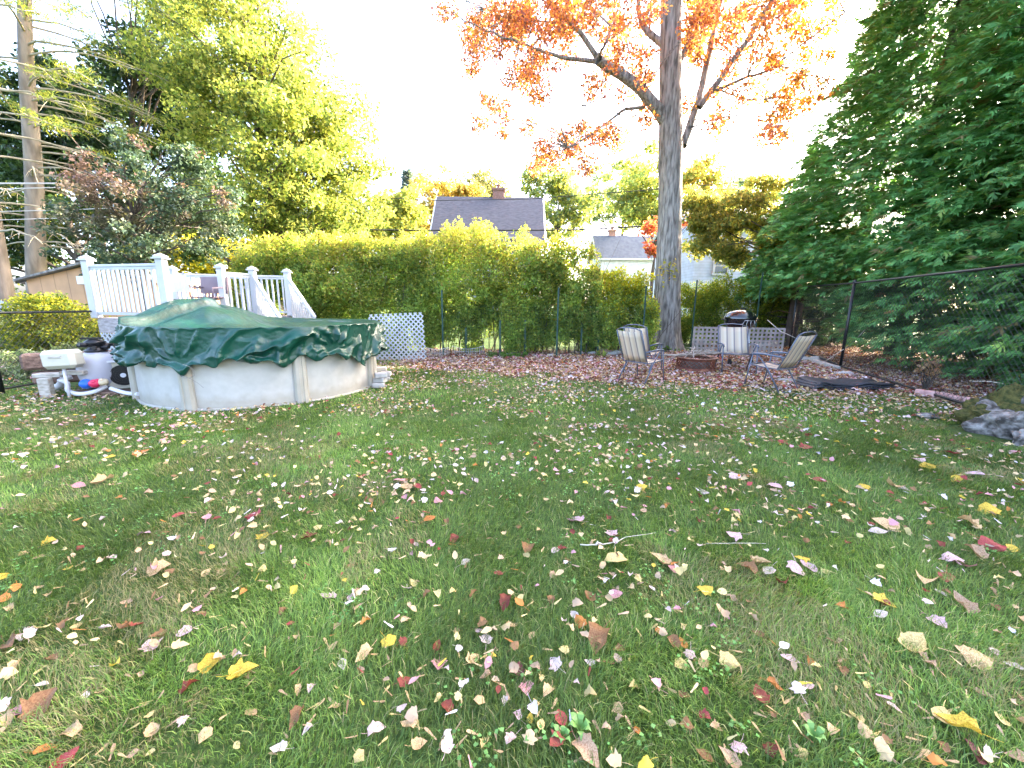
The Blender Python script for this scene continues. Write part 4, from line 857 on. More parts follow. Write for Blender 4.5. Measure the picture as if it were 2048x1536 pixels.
hose([AT(222, 777, 5.95), AT(240, 783, 5.9), AT(258, 787, 5.85), AT(277, 788, 5.75)], .03, M['pvc'], "short white hose from the fan unit into the pool wall")
hose([AT(100, 775, 6.2), AT(118, 772, 6.15), AT(128, 758, 6.15), AT(142, 752, 6.2)], .05, M['pvc'], "thick white elbow pipe between the timber post and the filter", 'drain_pipe')
tb = AT(205, 781, 6.0); q = MB(); q.box((tb[0], tb[1]+.1, .035), (1.0, .22, .07), rz=R(8), bev=.01); tag(q.build('base_plank', M['timber']), "dark plank on the ground under the coloured toys", "plank")
def toy(px, py, Y, r, c, label, lobes=0, name='pool_toy'):
    p = AT(px, py, Y); q = MB(); q.blob(p, (r, r, r*.9), seed=int(px), amp=.05)
    if lobes:
        for k in range(lobes): a = k*6.28/lobes; q.blob(p+np.array([math.cos(a)*r*.6, math.sin(a)*r*.4, math.sin(a*1.7)*r*.5]), r*.55, seed=k, amp=.05, n=10)
    tag(q.build(name, pm(name+label[:6], c, rough=.35)), label, "toy")
toy(173, 768, 5.92, .08, (.02, .12, .55), "blue ball beside the filter tank", 0); toy(190, 767, 5.92, .07, (.65, .03, .10), "red lobed toy between the blue and the tan ones", 5); toy(207, 764, 5.94, .06, (.62, .5, .33), "tan toy leaning on the heat pump", 4)
# ============================================================ fences
M['fblack'] = pm("black_vinyl_coated_metal", (.008, .009, .010), rough=.42, spec=.5)
M['fmesh'] = pm("dark_vinyl_wire", (.03, .035, .036), rough=.35, spec=.7)
def chainlink(root, a, b, z0, z1, pitch=.07, r=.003):
    a = np.array(a, float); b = np.array(b, float); d = b-a; L = math.hypot(d[0], d[1]); u = np.array([d[0]/L, d[1]/L, 0]); H_ = z1-z0; Vs = []; Fs = []; step = pitch*1.414; nrm = np.array([-u[1], u[0], 0]); c = 0
    def seg(s0, h0, s1, h1, o):
        nonlocal c
        p = a+u*s0+np.array([0, 0, z0+h0])+nrm*o; q_ = a+u*s1+np.array([0, 0, z0+h1])+nrm*o; dd = (q_-p)/np.linalg.norm(q_-p); e = np.cross(dd, nrm)*r; f = nrm*r
        for v in (p, q_):
            for w_ in (e, -e*.5+f*.87, -e*.5-f*.87): Vs.append(v+w_)
        for j in range(3): Fs.append((c+j, c+(j+1) % 3, c+3+(j+1) % 3, c+3+j))
        c += 6
    k = -H_
    while k < L:
        s0, h0 = (k, 0) if k >= 0 else (0, -k); s1, h1 = (k+H_, H_) if k+H_ <= L else (L, L-k)
        if s1-s0 > .02: seg(s0, h0, s1, h1, .0018); seg(L-s0, h0, L-s1, h1, -.0018)
        k += step
    npmesh('mesh', np.array(Vs), np.array(Fs), M['fmesh'], root)
def pipe(root, pts, r, name, m='fblack'): q = MB(); q.tube(pts, r, 10); return q.build(name, M[m], root)
F0 = np.array([9.15, 13.2, 0]); F1 = np.array([7.97, 9.63, 0]); F2 = np.array([6.97, 6.47, 0]); F3 = np.array([5.98, 3.35, 0]); FH = 2.03
fr = thing('chain_link_fence', F0, "tall black chain-link fence on the right in front of the evergreens", "fence")
for p, h in ((F0, 2.12), (F1, FH+.03), (F3, FH+.03)):
    o = pipe(fr, [p, p+np.array([0, 0, h])], .032, 'post'); q = MB(); q.lathe(p+np.array([0, 0, h-.01]), [(.036, 0), (.036, .03), (.02, .055), (0, .06)], 12); q.build('cap', M['fblack'], o)
top = np.array([0, 0, FH]); lo_ = np.array([0, 0, .07])
pipe(fr, [F0+np.array([0, 0, 2.10]), F1+top, F2+top, F3+top], .022, 'top_rail'); pipe(fr, [F0+np.array([.03, 0, .2]), F1+lo_*.6+np.array([0, 0, .03]), F2+lo_, F3+lo_], .021, 'bottom_rail')
chainlink(fr, F0, F1, .1, FH); chainlink(fr, F1, F3, .09, FH)
fl_ = thing('chain_link_fence', (-8.0, 6.1, 0), "low black chain-link fence at the left edge in front of the bush", "fence")
A0, A1, A2 = np.array([-8.05, 4.4, 0]), np.array([-8.0, 6.12, 0]), np.array([-8.05, 7.85, 0])
for p in (A0, A1): pipe(fl_, [p, p+np.array([0, 0, 1.27])], .03, 'post')
tl = np.array([0, 0, 1.245]); pipe(fl_, [A0+tl, A1+tl, A2+tl], .02, 'top_rail'); pipe(fl_, [A0+lo_, A1+lo_, A2+lo_], .016, 'bottom_rail'); chainlink(fl_, A0, A2, .08, 1.24)
M['fgreen'] = pm("green_painted_steel", (.015, .05, .035), (.03, .075, .055), 8, .6)
STK = [(885, 580, 712, 11.45), (932, 655, 706, 11.7), (1050, 640, 706, 11.6), (1115, 575, 712, 11.3), (1163, 645, 704, 11.7), (1197, 640, 704, 11.8), (1288, 572, 700, 11.7), (1388, 560, 692, 13.4), (1516, 545, 690, 13.3), (1000, 640, 708, 11.5)]
for i, (px, pt, pb_, Y) in enumerate(STK):
    b0 = AT(px-3, pb_, Y); t0 = AT(px+3, pt, Y); b0[2] = 0; q = MB(); d = t0-b0; mid = (t0+b0)/2
    q.box(mid, (.045, .008, t0[2])).box(mid+np.array([0, .02, 0]), (.008, .035, t0[2]-.004)); 
    for k in range(int(t0[2]/.12)): q.box((mid[0], mid[1]-.009, .08+.12*k), (.016, .012, .03))
    where = ["beside the white lattice panel end", "short one left of the hedge centre", "short one at the hedge centre", "tall one at the hedge centre", "short one just right of the hedge centre", "short one left of the pink stone", "tall one directly left of the maple trunk", "tall one directly right of the maple trunk", "tall one right of the black grill", "short one above the low wire edging"][i]
    tag(q.build('fence_stake', M['fgreen']), "green steel stake in front of the hedge, "+where, "stake", "green stakes along the hedge")
# wire netting strung between stakes
wn = MB()
for (a, b) in ((0, 3), (3, 6)):
    pa = AT(STK[a][0], 700, STK[a][3]); pb2 = AT(STK[b][0], 700, STK[b][3])
    for z in np.arange(.1, 1.5, .1): wn.tube([(pa[0], pa[1], z), (pb2[0], pb2[1], z)], .0015, 3, cap=False)
    n_ = int(abs(pb2[0]-pa[0])/.08)
    for k in range(n_): t = k/n_; wn.tube([(pa[0]+(pb2[0]-pa[0])*t, pa[1]+(pb2[1]-pa[1])*t, .05), (pa[0]+(pb2[0]-pa[0])*t, pa[1]+(pb2[1]-pa[1])*t, 1.45)], .0015, 3, cap=False)
tag(wn.build('wire_fence', M['fgreen']), "thin green wire netting strung along the foot of the tall hedge", "fence")
# low white wire edging
M['wirewhite'] = pm("white_wire", (.6, .6, .6), rough=.5)
for i, (x0_, x1_, yb, lab) in enumerate(((853, 898, 714, "low white wire edging beside the lattice panel"), (905, 968, 710, "low sagging white wire edging at the foot of the hedge"))):
    a = G(x0_, yb); b = G(x1_, yb-1); q = MB(); k = 14
    for j in range(k+1):
        t = j/k; p = a+(b-a)*t; z = .26-.09*math.sin(math.pi*t)*(1 if i else .6); q.tube([(p[0], p[1], 0), (p[0], p[1], z)], .004, 4)
    q.tube([tuple((a+(b-a)*j/k)[:2])+(.26-.09*math.sin(math.pi*j/k)*(1 if i else .6),) for j in range(k+1)], .006, 4); q.tube([tuple((a+(b-a)*j/k)[:2])+(.1,) for j in range(k+1)], .004, 4)
    tag(q.build('garden_edging', M['wirewhite']), lab, "edging")
# grey lattice behind the grill
M['latgrey'] = pm("weathered_tan_wood", (.26, .21, .18), (.42, .36, .31), 5, .9)
ga_ = AT(1384, 690, 12.6); gb_ = AT(1566, 690, 12.3); d = gb_-ga_; gl = thing('lattice_panel', (ga_[0], ga_[1], 0), "weathered brown square lattice behind the black grill", "lattice")
lattice(0, math.hypot(d[0], d[1]), .03, .83, .125, .062, .01, M['latgrey'], 'lattice', gl, (ga_[0], ga_[1], 0), math.atan2(d[1], d[0]), diag=False)
# ============================================================ chairs
M['chairmetal'] = pm("blue_grey_tube", (.10, .115, .15), (.14, .155, .2), 8, .4, metal=.3)
sl = bpy.data.materials.new("striped_sling"); sl.use_nodes = True; n = sl.node_tree.nodes; l = sl.node_tree.links; b = n["Principled BSDF"]; b.inputs["Roughness"].default_value = .8
tc = n.new("ShaderNodeTexCoord"); sp = n.new("ShaderNodeSeparateXYZ"); l.new(tc.outputs["Object"], sp.inputs[0]); mt = n.new("ShaderNodeMath"); mt.operation = 'MULTIPLY_ADD'; mt.inputs[1].default_value = 7.6; mt.inputs[2].default_value = 10.25; l.new(sp.outputs["X"], mt.inputs[0])
fr2 = n.new("ShaderNodeMath"); fr2.operation = 'FRACT'; l.new(mt.outputs[0], fr2.inputs[0]); cr = n.new("ShaderNodeValToRGB"); e = cr.color_ramp.elements; e[0].position = 0; e[0].color = (.26, .23, .25, 1); e[1].position = .16; e[1].color = (.60, .50, .38, 1)
for pos, c in ((.12, (.28, .25, .26)), (.3, (.74, .67, .55)), (.62, (.68, .57, .42)), (.9, (.60, .51, .40))): q_ = e.new(pos); q_.color = rgba(c)
l.new(fr2.outputs[0], cr.inputs[0]); l.new(cr.outputs[0], b.inputs["Base Color"])
tr_ = n.new("ShaderNodeBsdfTranslucent"); l.new(cr.outputs[0], tr_.inputs["Color"]); ms = n.new("ShaderNodeMixShader"); ms.inputs[0].default_value = .35; l.new(b.outputs[0], ms.inputs[1]); l.new(tr_.outputs[0], ms.inputs[2]); l.new(ms.outputs[0], n["Material Output"].inputs[0])
def sheet(pts, w_, name, parent, th=.006):
    "sling cloth: profile (y,z) swept across x, sagging a little"
    vs = []; fs = []; m = 9; k = len(pts)
    for (y, z) in pts:
        for j in range(m): t = j/(m-1)*2-1; vs.append((t*w_/2, y, z-.018*(1-t*t)))
    for i in range(k-1):
        for j in range(m-1): fs.append((i*m+j, i*m+j+1, (i+1)*m+j+1, (i+1)*m+j))
    q = MB(); q.add(vs, fs, True); o = q.build(name, sl, parent, local=True); o.modifiers.new("thick", 'SOLIDIFY').thickness = th; return o
def make_chair():
    t = thing('folding_chair', (0, 0, 0), "chair", "chair"); W2 = .27
    sheet([(.24, .435), (.12, .415), (0, .40), (-.12, .395), (-.24, .40)], .50, 'seat', t)
    sheet([(-.22, .42), (-.30, .56), (-.37, .72), (-.44, .88), (-.495, 1.0)], .50, 'backrest', t)
    q = MB()
    for s in (-1, 1): q.tube([(s*W2, .26, .44), (s*W2, 0, .41), (s*W2, -.24, .405), (s*W2, -.37, .70), (s*W2, -.50, 1.01)], .011, 8)
    q.tube([(-W2, -.50, 1.01), (-W2*.6, -.52, 1.05), (0, -.525, 1.065), (W2*.6, -.52, 1.05), (W2, -.50, 1.01)], .011, 8).tube([(-W2, .26, .44), (W2, .26, .44)], .011, 8).tube([(-W2, -.24, .405), (W2, -.24, .405)], .011, 8); q.build('frame', M['chairmetal'], t, local=True)
    for s in (-1, 1):
        x = s*(W2+.025); q = MB(); q.tube([(x, .20, .63), (x, .30, .0)], .012, 8); q.build('leg', M['chairmetal'], t, local=True)
        q = MB(); q.tube([(x, .12, .64), (x, -.10, .38), (x, -.34, .0)], .012, 8); q.build('leg', M['chairmetal'], t, local=True)
        q = MB(); q.tube([(x, .26, .60), (x, .2, .635), (x, .0, .645), (x, -.34, .62)], [.012, .018, .018, .013], 8); q.build('armrest', M['chairmetal'], t, local=True)
    q = MB(); q.tube([(-W2-.025, .30, .012), (W2+.025, .30, .012)], .011, 8).tube([(-W2-.025, -.34, .012), (W2+.025, -.34, .012)], .011, 8); q.build('stretcher', M['chairmetal'], t, local=True)
    return t
def cpose(rn, rf, fn_, ff):
    "chair centre and heading from the photo positions of its four feet"
    P = [G(*a)[:2] for a in (rn, rf, fn_, ff)]; c = sum(P)/4; d = (P[2]+P[3]-P[0]-P[1]); return (c[0], c[1], 0), math.atan2(d[1], d[0])-math.pi/2
c0 = make_chair(); grp = "striped folding chairs around the fire pit"; c0['group'] = grp
loc, rz = cpose((1543, 788), (1604, 779), (1480, 776), (1531, 766)); c0.location = loc; c0.rotation_euler[2] = rz; c0['label'] = "tan striped folding chair on the right of the fire pit, back to the camera"
loc, rz = cpose((1280, 773), (1230, 763), (1332, 765), (1287, 752)); copy_tree(c0, loc, rz, "tan striped folding chair nearest on the left of the fire pit")
l3 = G(1287, 745); copy_tree(c0, (l3[0]+.05, l3[1]+.2, 0), rz+.12, "tan striped folding chair behind the nearest left one, beside the maple")
l4 = AT(1474, 700, 9.0); copy_tree(c0, (l4[0], l4[1], 0), R(166), "pale striped folding chair facing the camera behind the fire pit, before the grill").scale = (1.16, 1.1, 1.0)
# ============================================================ fire pit
M['rust'] = pm("rusty_iron", (.13, .045, .03), (.30, .12, .07), 9, .9, bump=.003, c3=(.15, .05, .03)); M['ash'] = pm("charred_inside", (.10, .09, .08), (.2, .18, .16), 9, 1.)
fp = G(1401, 746); fp[1] += .30; fpt = thing('fire_pit', fp, "rusty round fire pit with cut-out pattern heaped with sticks", "fire pit"); r0, h0 = .395, .34
q = MB(); q.lathe(fp, [(r0, .0), (r0+.004, .10), (r0-.006, .10), (r0-.01, 0)], 48).lathe(fp, [(r0, .255), (r0+.012, .30), (r0+.004, .30), (r0-.008, .255)], 48); q.build('wall', M['rust'], fpt)
q = MB(); q.lathe(fp, [(r0-.01, .30), (r0+.065, .315), (r0+.07, .33), (r0+.06, .335), (r0-.02, .32)], 48); q.build('rim', pm('pale_rust', (.26, .12, .08), (.36, .2, .14), 9, .8), fpt)  # rim in a paler rust than the wall
q = MB(); nk = 26
for k in range(nk):
    for sgn in (1, -1):
        pts = []
        for j in range(7): a = 2*math.pi*(k/nk)+sgn*j/6*2*math.pi/nk*2.0; pts.append((fp[0]+math.cos(a)*(r0+.002*sgn), fp[1]+math.sin(a)*(r0+.002*sgn), .098+.16*j/6))
        q.tube(pts, .0075, 5, cap=False, smooth=False)
q.build('pattern_band', M['rust'], fpt)
q = MB(); q.lathe(fp, [(0, .03), (r0-.09, .03), (r0-.08, .2)], 40); q.build('bowl', M['ash'], fpt)
M['stick'] = pm("dry_stick", (.22, .17, .13), (.42, .36, .3), 12, .9, stretch=(1, 1, 1), bump=.003); M['stickpale'] = pm("peeled_stick", (.5, .44, .36), (.62, .56, .48), 8, .8)
def stick(pts, r, label, m='stick', name='stick', grp_=None, r1=None):
    P = [np.array(p, float) for p in pts]; out = []
    for i in range(len(P)-1):
        for k in range(3): out.append(P[i]+(P[i+1]-P[i])*k/3+(RNG.normal(0, r*.35, 3) if (i or k) else 0))
    out.append(P[-1]); q = MB(); q.tube(out, [r+((r1 if r1 else r*.45)-r)*j/(len(out)-1) for j in range(len(out))], 6); return tag(q.build(name, M[m]), label, "stick", grp_)
fcx, fcy = fp[0], fp[1]
stick([(fcx-.95, fcy-.08, .36), (fcx-.5, fcy-.05, .37), (fcx, fcy, .37), (fcx+.5, fcy+.05, .40)], .03, "long thick branch lying across the fire pit and pointing left", r1=.024)
stick([(fcx+1.25, fcy+.12, .38), (fcx+.6, fcy+.02, .42), (fcx, fcy-.12, .41), (fcx-.4, fcy-.2, .37)], .026, "long branch lying across the fire pit and pointing right", r1=.015)
stick([(fcx-.85, fcy+.1, .2), (fcx-.4, fcy, .34), (fcx-.1, fcy-.1, .40)], .02, "dark branch leaning into the fire pit from the left")
for k in range(34):
    a = RNG.random()*6.28; L = RNG.uniform(.12, .36); x, y = fcx+RNG.normal(0, .10), fcy+RNG.normal(0, .10); z = .36+.10*RNG.random(); dz = RNG.uniform(-.08, .12)
    stick([(x-L*math.cos(a), y-L*math.sin(a), z-dz), (x+RNG.normal(0, .03), y+RNG.normal(0, .03), z+.03), (x+L*math.cos(a), y+L*math.sin(a), z+dz)], RNG.uniform(.004, .011), "thin dry twig heaped on the fire pit", 'stickpale' if k % 3 == 0 else 'stick', 'twig', "twigs heaped on the fire pit")
# ============================================================ kettle grill
M['enamel'] = pm("black_enamel", (.008, .008, .01), rough=.12, spec=.7, coat=.6)
gp = AT(1478, 660, 10.2); gx_, gy_ = gp[0], gp[1]; zt_ = AT(1478, 640, 10.2)[2]; g0 = np.array([gx_, gy_, 0]); gr_ = .37; zb = AT(1478, 636, 10.2)[2]
gt = thing('kettle_grill', g0, "black round kettle grill standing behind the pale chair", "grill")
q = MB(); q.lathe((gx_, gy_, zb), [(gr_+.008, -.012), (gr_+.008, .012), (gr_*.96, .05), (gr_*.82, .12), (gr_*.6, .175), (gr_*.3, .205), (0, .212)], 40); lid = q.build('lid', M['enamel'], gt)
q = MB(); q.tube([(gx_-.06, gy_-.08, zb+.19), (gx_-.06, gy_-.09, zb+.24), (gx_+.06, gy_-.09, zb+.24), (gx_+.06, gy_-.08, zb+.19)], .012, 8); q.build('handle', M['blackplastic'], lid)
q = MB(); q.lathe((gx_, gy_, zb), [(gr_, -.02), (gr_*.97, -.09), (gr_*.86, -.18), (gr_*.62, -.26), (gr_*.3, -.30), (0, -.31)], 40); q.build('bowl', M['enamel'], gt)
for s in (-1, 1):
    q = MB(); q.tube([(gx_+s*gr_, gy_-.06, zb-.04), (gx_+s*(gr_+.07), gy_-.06, zb-.035), (gx_+s*(gr_+.07), gy_+.06, zb-.035), (gx_+s*gr_, gy_+.06, zb-.04)], .013, 8); q.build('side_handle', M['blackplastic'], gt)
for k in range(3):
    a = R(90+120*k); q = MB(); q.tube([(gx_+.2*math.cos(a), gy_+.2*math.sin(a), zb-.24), (gx_+.34*math.cos(a), gy_+.34*math.sin(a), .05)], .014, 8); q.build('leg', M['metal'], gt)
q = MB(); q.lathe((gx_, gy_, .28), [(0, 0), (.2, 0), (.21, .02)], 24); q.build('ash_tray', M['metal'], gt)
for s in (-1, 1):
    q = MB(); q.tube([(gx_+s*.27, gy_-.2, .09), (gx_+s*.27+.03, gy_-.2, .09)], .085, 16); q.build('wheel', M['rubber'], gt)
q = MB(); q.tube([(gx_-.1, gy_-.37, zb-.05), (gx_, gy_-.385, zb-.05), (gx_+.14, gy_-.37, zb-.05)], .008, 6)
q.build('tool_rail', M['metal'], gt)
for k, dx in enumerate((-.10, -.03, .05, .13)):
    q = MB(); q.tube([(gx_+dx, gy_-.395, zb-.05), (gx_+dx-.05+.02*k, gy_-.40, zb-.13), (gx_+dx-.04+.03*k, gy_-.395, zb-.26)], [.007, .005, .008], 6); tag(q.build('grill_tool', M['metal']), ["leftmost", "second from the left", "third from the left", "rightmost"][k]+" of the metal tools hanging on the black grill", "grill tool", "metal tools hanging on the grill")
# ============================================================ stones, bricks, mats
M['stone'] = pm("grey_field_stone", (.22, .21, .19), (.42, .40, .36), 5, .9, bump=.02); M['rock'] = pm("pale_rock", (.05, .043, .036), (.31, .285, .26), 11, .9, bump=.035, bscale=22, lo=.38, hi=.62, c3=(.165, .15, .135), detail=12); M['paver'] = pm("grey_concrete", (.36, .34, .32), (.5, .48, .45), 8, .95, bump=.004); M['pinkpaver'] = pm("pink_concrete", (.44, .24, .22), (.58, .36, .33), 10, .95, bump=.004); M['moss'] = pm("moss", (.035, .045, .01), (.13, .115, .03), 22, 1, bump=.03)
# concrete pavers beside the pool
sp_ = [(752, 776, 0, 10), (760, 773, 1, -12), (757, 770, 2, 24), (768, 762, 0, 30), (771, 757, 1, 8), (762, 752, 0, -20), (765, 746, 1, 14)]
names = ["lowest grey block of the nearest stack", "second grey block of the nearest stack", "top grey block of the nearest stack", "lower grey block of the middle stack", "upper grey block of the middle stack", "lower grey block of the farthest stack", "upper grey block of the farthest stack"]
for i, (px, py, lv, rot) in enumerate(sp_):
    stack = [0, 0, 0, 1, 1, 2, 2][i]; bp_ = [G(757, 777), G(768, 764), G(763, 752)][stack]
    q = MB(); q.box((bp_[0]+.02*((i*7) % 3-1), bp_[1]+.1+.02*((i*5) % 3-1), .045+.088*lv), (.2, .16, .085), rz=R(rot), bev=.012); tag(q.build('paver_block', M['paver']), names[i]+" beside the pool wall", "paver", "concrete blocks stacked at the pool's right side")
for k in range(6):
    a = G(1826, 790); b = G(1972, 818); p = a+(b-a)*(k+.5)/6; d = b-a; L = np.linalg.norm(d)/6
    q = MB(); q.box((p[0]+.05, p[1]+.02*(k % 2), .055+.008*(k % 3)), (L*.94, .13, .11), rz=math.atan2(d[1], d[0])+RNG.normal(0, .05), rx=RNG.normal(0, .04), bev=.015); tag(q.build('pink_brick', M['pinkpaver']), ["farthest pink brick in the row by the fence", "second pink brick from the far end of the row", "third pink brick from the far end of the row", "third pink brick from the boulder", "second pink brick from the boulder", "pink brick next to the boulder"][k], "brick", "pink bricks edging the fence")
q = MB(); ps = G(1211, 708); q.blob(ps+np.array([0, 0, .09]), (.17, .11, .11), seed=4, amp=.25); tag(q.build('pink_stone', pm("pink_stone", (.5, .28, .24), (.6, .36, .32), 5, .9)), "pink stone block at the foot of the hedge left of the chairs", "stone")
for (px, py, sx, sy, sz, lab, mm) in ((1400, 692, .28, .2, .14, "round grey stone at the left foot of the brown lattice", 'stone'), (1540, 696, .42, .3, .18, "pale stone by the fence corner post", 'stone'), (1185, 709, .16, .1, .06, "small white stone left of the pink stone", 'paver'), (1232, 712, .22, .12, .1, "grey stone partly behind the left chairs", 'stone'), (1640, 725, .3, .2, .1, "flat stone behind the fence beside the second post", 'stone'), (1700, 752, .22, .14, .06, "white flat stone between fence post and black mats", 'paver'), (1585, 766, .2, .14, .05, "low stone in the leaves right of the right chair", 'stone'), (1100, 712, .1, .07, .04, "small pale stone at the foot of the hedge centre", 'paver'), (1868, 838, .13, .09, .04, "small grey stone in the grass before the pink bricks", 'rock')):
    p = G(px, py); q = MB(); q.blob(p+np.array([0, sy, sz*.35]), (sx, sy, sz), seed=px % 17, amp=.22); tag(q.build('stone', M[mm]), lab, "stone")
# boulder
def craggy(q, c, r, seed):
    b0 = len(q.v); q.blob(c, r, seed=seed, amp=.25, n=56, fr=1.4); vs = np.array(q.v[b0:]); d = (vs-np.array(c)); L = np.linalg.norm(d, axis=1)[:, None]; u = d/L
    rd = np.abs(2*fbm(vs*np.array([4.4, 4.4, 7.5])+seed, seed, 4)-1); vs = vs-u*(rd[:, None]**.7)*.16+u*.05; vs[:, 2] = np.round(vs[:, 2]/.05+vnoise(vs*7, seed)*.8)*.05*.35+vs[:, 2]*.65
    q.v[b0:] = [tuple(v) for v in vs]
bl = thing('boulder', (5.75, 4.35, 0), "big pale rugged boulder with moss at the right edge", "boulder")
q = MB(); craggy(q, (6.38, 4.48, -.10), (.74, .56, .56), 2); craggy(q, (5.86, 4.16, -.14), (.34, .28, .34), 9); q.build('rock', M['rock'], bl)
q = MB(); craggy(q, (6.25, 4.85, -.06), (.62, .36, .47), 5); q.build('moss', M['moss'], bl)
q = MB(); q.blob((6.72, 5.42, -.06), (.22, .16, .2), seed=13, amp=.5, n=24); tag(q.build('rock', M['rock']), "smaller rough rock between the boulder and the pink bricks", "rock")
# timber under fence, black mats
q = MB(); a = G(1600, 715); b = G(1690, 742); d = b-a; q.box(((a+b)/2+np.array([-.1, .1, .05])), (np.linalg.norm(d), .12, .1), rz=math.atan2(d[1], d[0]), bev=.01); tag(q.build('edging_timber', M['greywood']), "pale timber lying under the fence behind the right chair", "timber")
M['mat'] = pm("black_rubber_mat", (.02, .022, .028), (.045, .048, .058), 14, .55, bump=.003)
for k in range(3):
    a = G(1625, 782-k); b = G(1795, 782); vs = []; fs = []; nn_ = 16; dv = .62
    for i in range(nn_+1):
        t = i/nn_; zz_ = .025+.032*k+.05*math.exp(-((t-.12)/.10)**2)+.03*math.exp(-((t-.7)/.2)**2)+.01*math.sin(t*19+k)
        for j in range(7): s_ = j/6; p = a+(b-a)*t; vs.append((p[0]+.05*k*(1-t)+s_*.08, p[1]+s_*dv+.03*k, zz_+.012*math.sin(s_*5+t*6+k)))
    for i in range(nn_):
        for j in range(6): fs.append((i*7+j, (i+1)*7+j, (i+1)*7+j+1, i*7+j+1))
    q = MB(); q.add(vs, fs, True); o = q.build('rubber_mat', M['mat']); o.modifiers.new("thick", 'SOLIDIFY').thickness = .02; tag(o, ["bottom", "middle", "top"][k]+" black mat in the pile beside the fence", "mat", "black mats piled by the fence")
for (pts, r, lab) in (([(1735, 655, 9.9), (1700, 690, 9.7), (1640, 730, 9.3)], .012, "pale stick leaning through the fence near the second post"), ([(1535, 640, 12), (1560, 662, 11.4), (1600, 680, 11)], .01, "thin stick rising behind the right chair"), ([(1940, 762, 7), (1985, 764, 6.6), (2040, 772, 6.2)], .014, "grey branch lying under the near evergreen")):
    stick([AT(*p) for p in pts], r, lab, 'stickpale')
s1 = [G(px, py)+np.array([0, 0, .03]) for px, py in ((1160, 1098), (1200, 1098), (1228, 1093), (1252, 1083), (1310, 1074))]; stick(s1, .004, "thin pale curved twig lying on the lawn in mid-view", 'stickpale', 'twig')
s1 = [G(px, py)+np.array([0, 0, .03]) for px, py in ((1412, 1096), (1470, 1095), (1530, 1096))]; stick(s1, .003, "straight dry straw lying under the lilac leaf right of the curved twig", 'stickpale', 'twig')
# ============================================================ low shrubs at the left
def bush(name, label, c, r, n, leaf, pal, w, seed, cat="bush", ncl=60, droop=.2, aspect=.55, mat='leaf', group=None):
    root = thing(name, (c[0], c[1], 0), label, cat, group)
    cl = clumps_in([(c[0], c[1], c[2], r[0], r[1], r[2])], ncl, min(r)*.18, min(r)*.36, .35); cl[:, 2] = np.maximum(cl[:, 2], .06)
    V, F, cc = leaves_on(cl, n, leaf, pal, w, upb=.4, droop=droop, aspect=aspect); V[:, 2] = np.maximum(V[:, 2], .005); npmesh('foliage', V, F, M[mat], root, cols=cc)
    q = MB()
    for k in range(min(24, ncl)): limb(q, (c[0]+RNG.normal(0, r[0]*.15), c[1]+RNG.normal(0, r[1]*.15), 0), cl[k, :3], .012, .003, n=4, sides=4)
    q.build('stems', M['barkdark'], root); return root
c = AT(105, 650, 9.4); bush('yellow_green_bush', "broad yellow-green bush behind the low fence in front of the shed", (c[0], 9.4, .82), (1.05, .8, .78), 15000, .07, [(.30, .32, .03), (.42, .40, .04), (.16, .22, .04), (.08, .13, .03)], [3, 2, 2, 2], 1, ncl=150)
c = AT(20, 660, 9.6); bush('grey_green_bush', "pale grey-green bush at the far left edge behind the fence", (c[0]-.2, 9.8, .62), (.8, .6, .6), 7000, .07, [(.22, .28, .14), (.3, .34, .18), (.14, .2, .1)], [1, 1, 1], 2, ncl=80)
c = AT(50, 722, 7.6); bush('pale_fern', "pale drooping feathery plant behind the timber beam at left", (c[0], 7.7, .22), (.85, .45, .26), 6000, .12, [(.32, .38, .2), (.42, .46, .26), (.2, .28, .1)], [1, 1, 1], 3, cat="plant", ncl=60, droop=.9, aspect=.2)
bush('pale_fern', "drooping strappy plant between the timber beams and the yellow-green bush", (AT(165, 700, 8.2)[0], 8.3, .35), (.75, .35, .3), 3800, .14, [(.26, .32, .12), (.38, .4, .2), (.16, .22, .07)], [1, 1, 1], 4, cat="plant", ncl=50, droop=.9, aspect=.16)
c = G(1020, 716); bush('ground_ivy', "small bright green weeds at the foot of the hedge centre", (c[0]-.1, c[1]+.1, .06), (.75, .25, .12), 900, .06, [(.12, .25, .05), (.18, .32, .07)], [1, 1], 5, cat="plant", ncl=26)
c = G(1340, 703); bush('ground_ivy', "little green weed at the foot of the maple trunk", (c[0], c[1], .06), (.28, .16, .12), 260, .06, [(.12, .25, .05), (.18, .32, .07)], [1, 1], 6, cat="plant", ncl=12)
c = G(2010, 800); bush('small_evergreen', "low sprawling evergreen shoots at the right edge above the boulder", (7.65, 5.55, .24), (.5, .7, .28), 5500, .10, [(.06, .15, .05), (.1, .2, .07)], [1, 1], 7, cat="shrub", ncl=60, aspect=.25, mat='leafdark')
c = AT(1885, 715, 6.9); bush('dry_plant', "small dead plant with curled tan leaves behind the right fence", (c[0]+.15, 7.2, .42), (.22, .2, .2), 130, .08, [(.55, .40, .24), (.45, .30, .18)], [1, 1], 8, cat="plant", ncl=16)
c = G(1850, 750); bush('dry_plant', "ragged olive weeds beside the bottom fence rail above the black mats", (c[0]+.25, c[1]+.3, .1), (.5, .35, .16), 900, .07, [(.14, .2, .06), (.3, .26, .12)], [1, 1], 9, cat="plant", ncl=30)
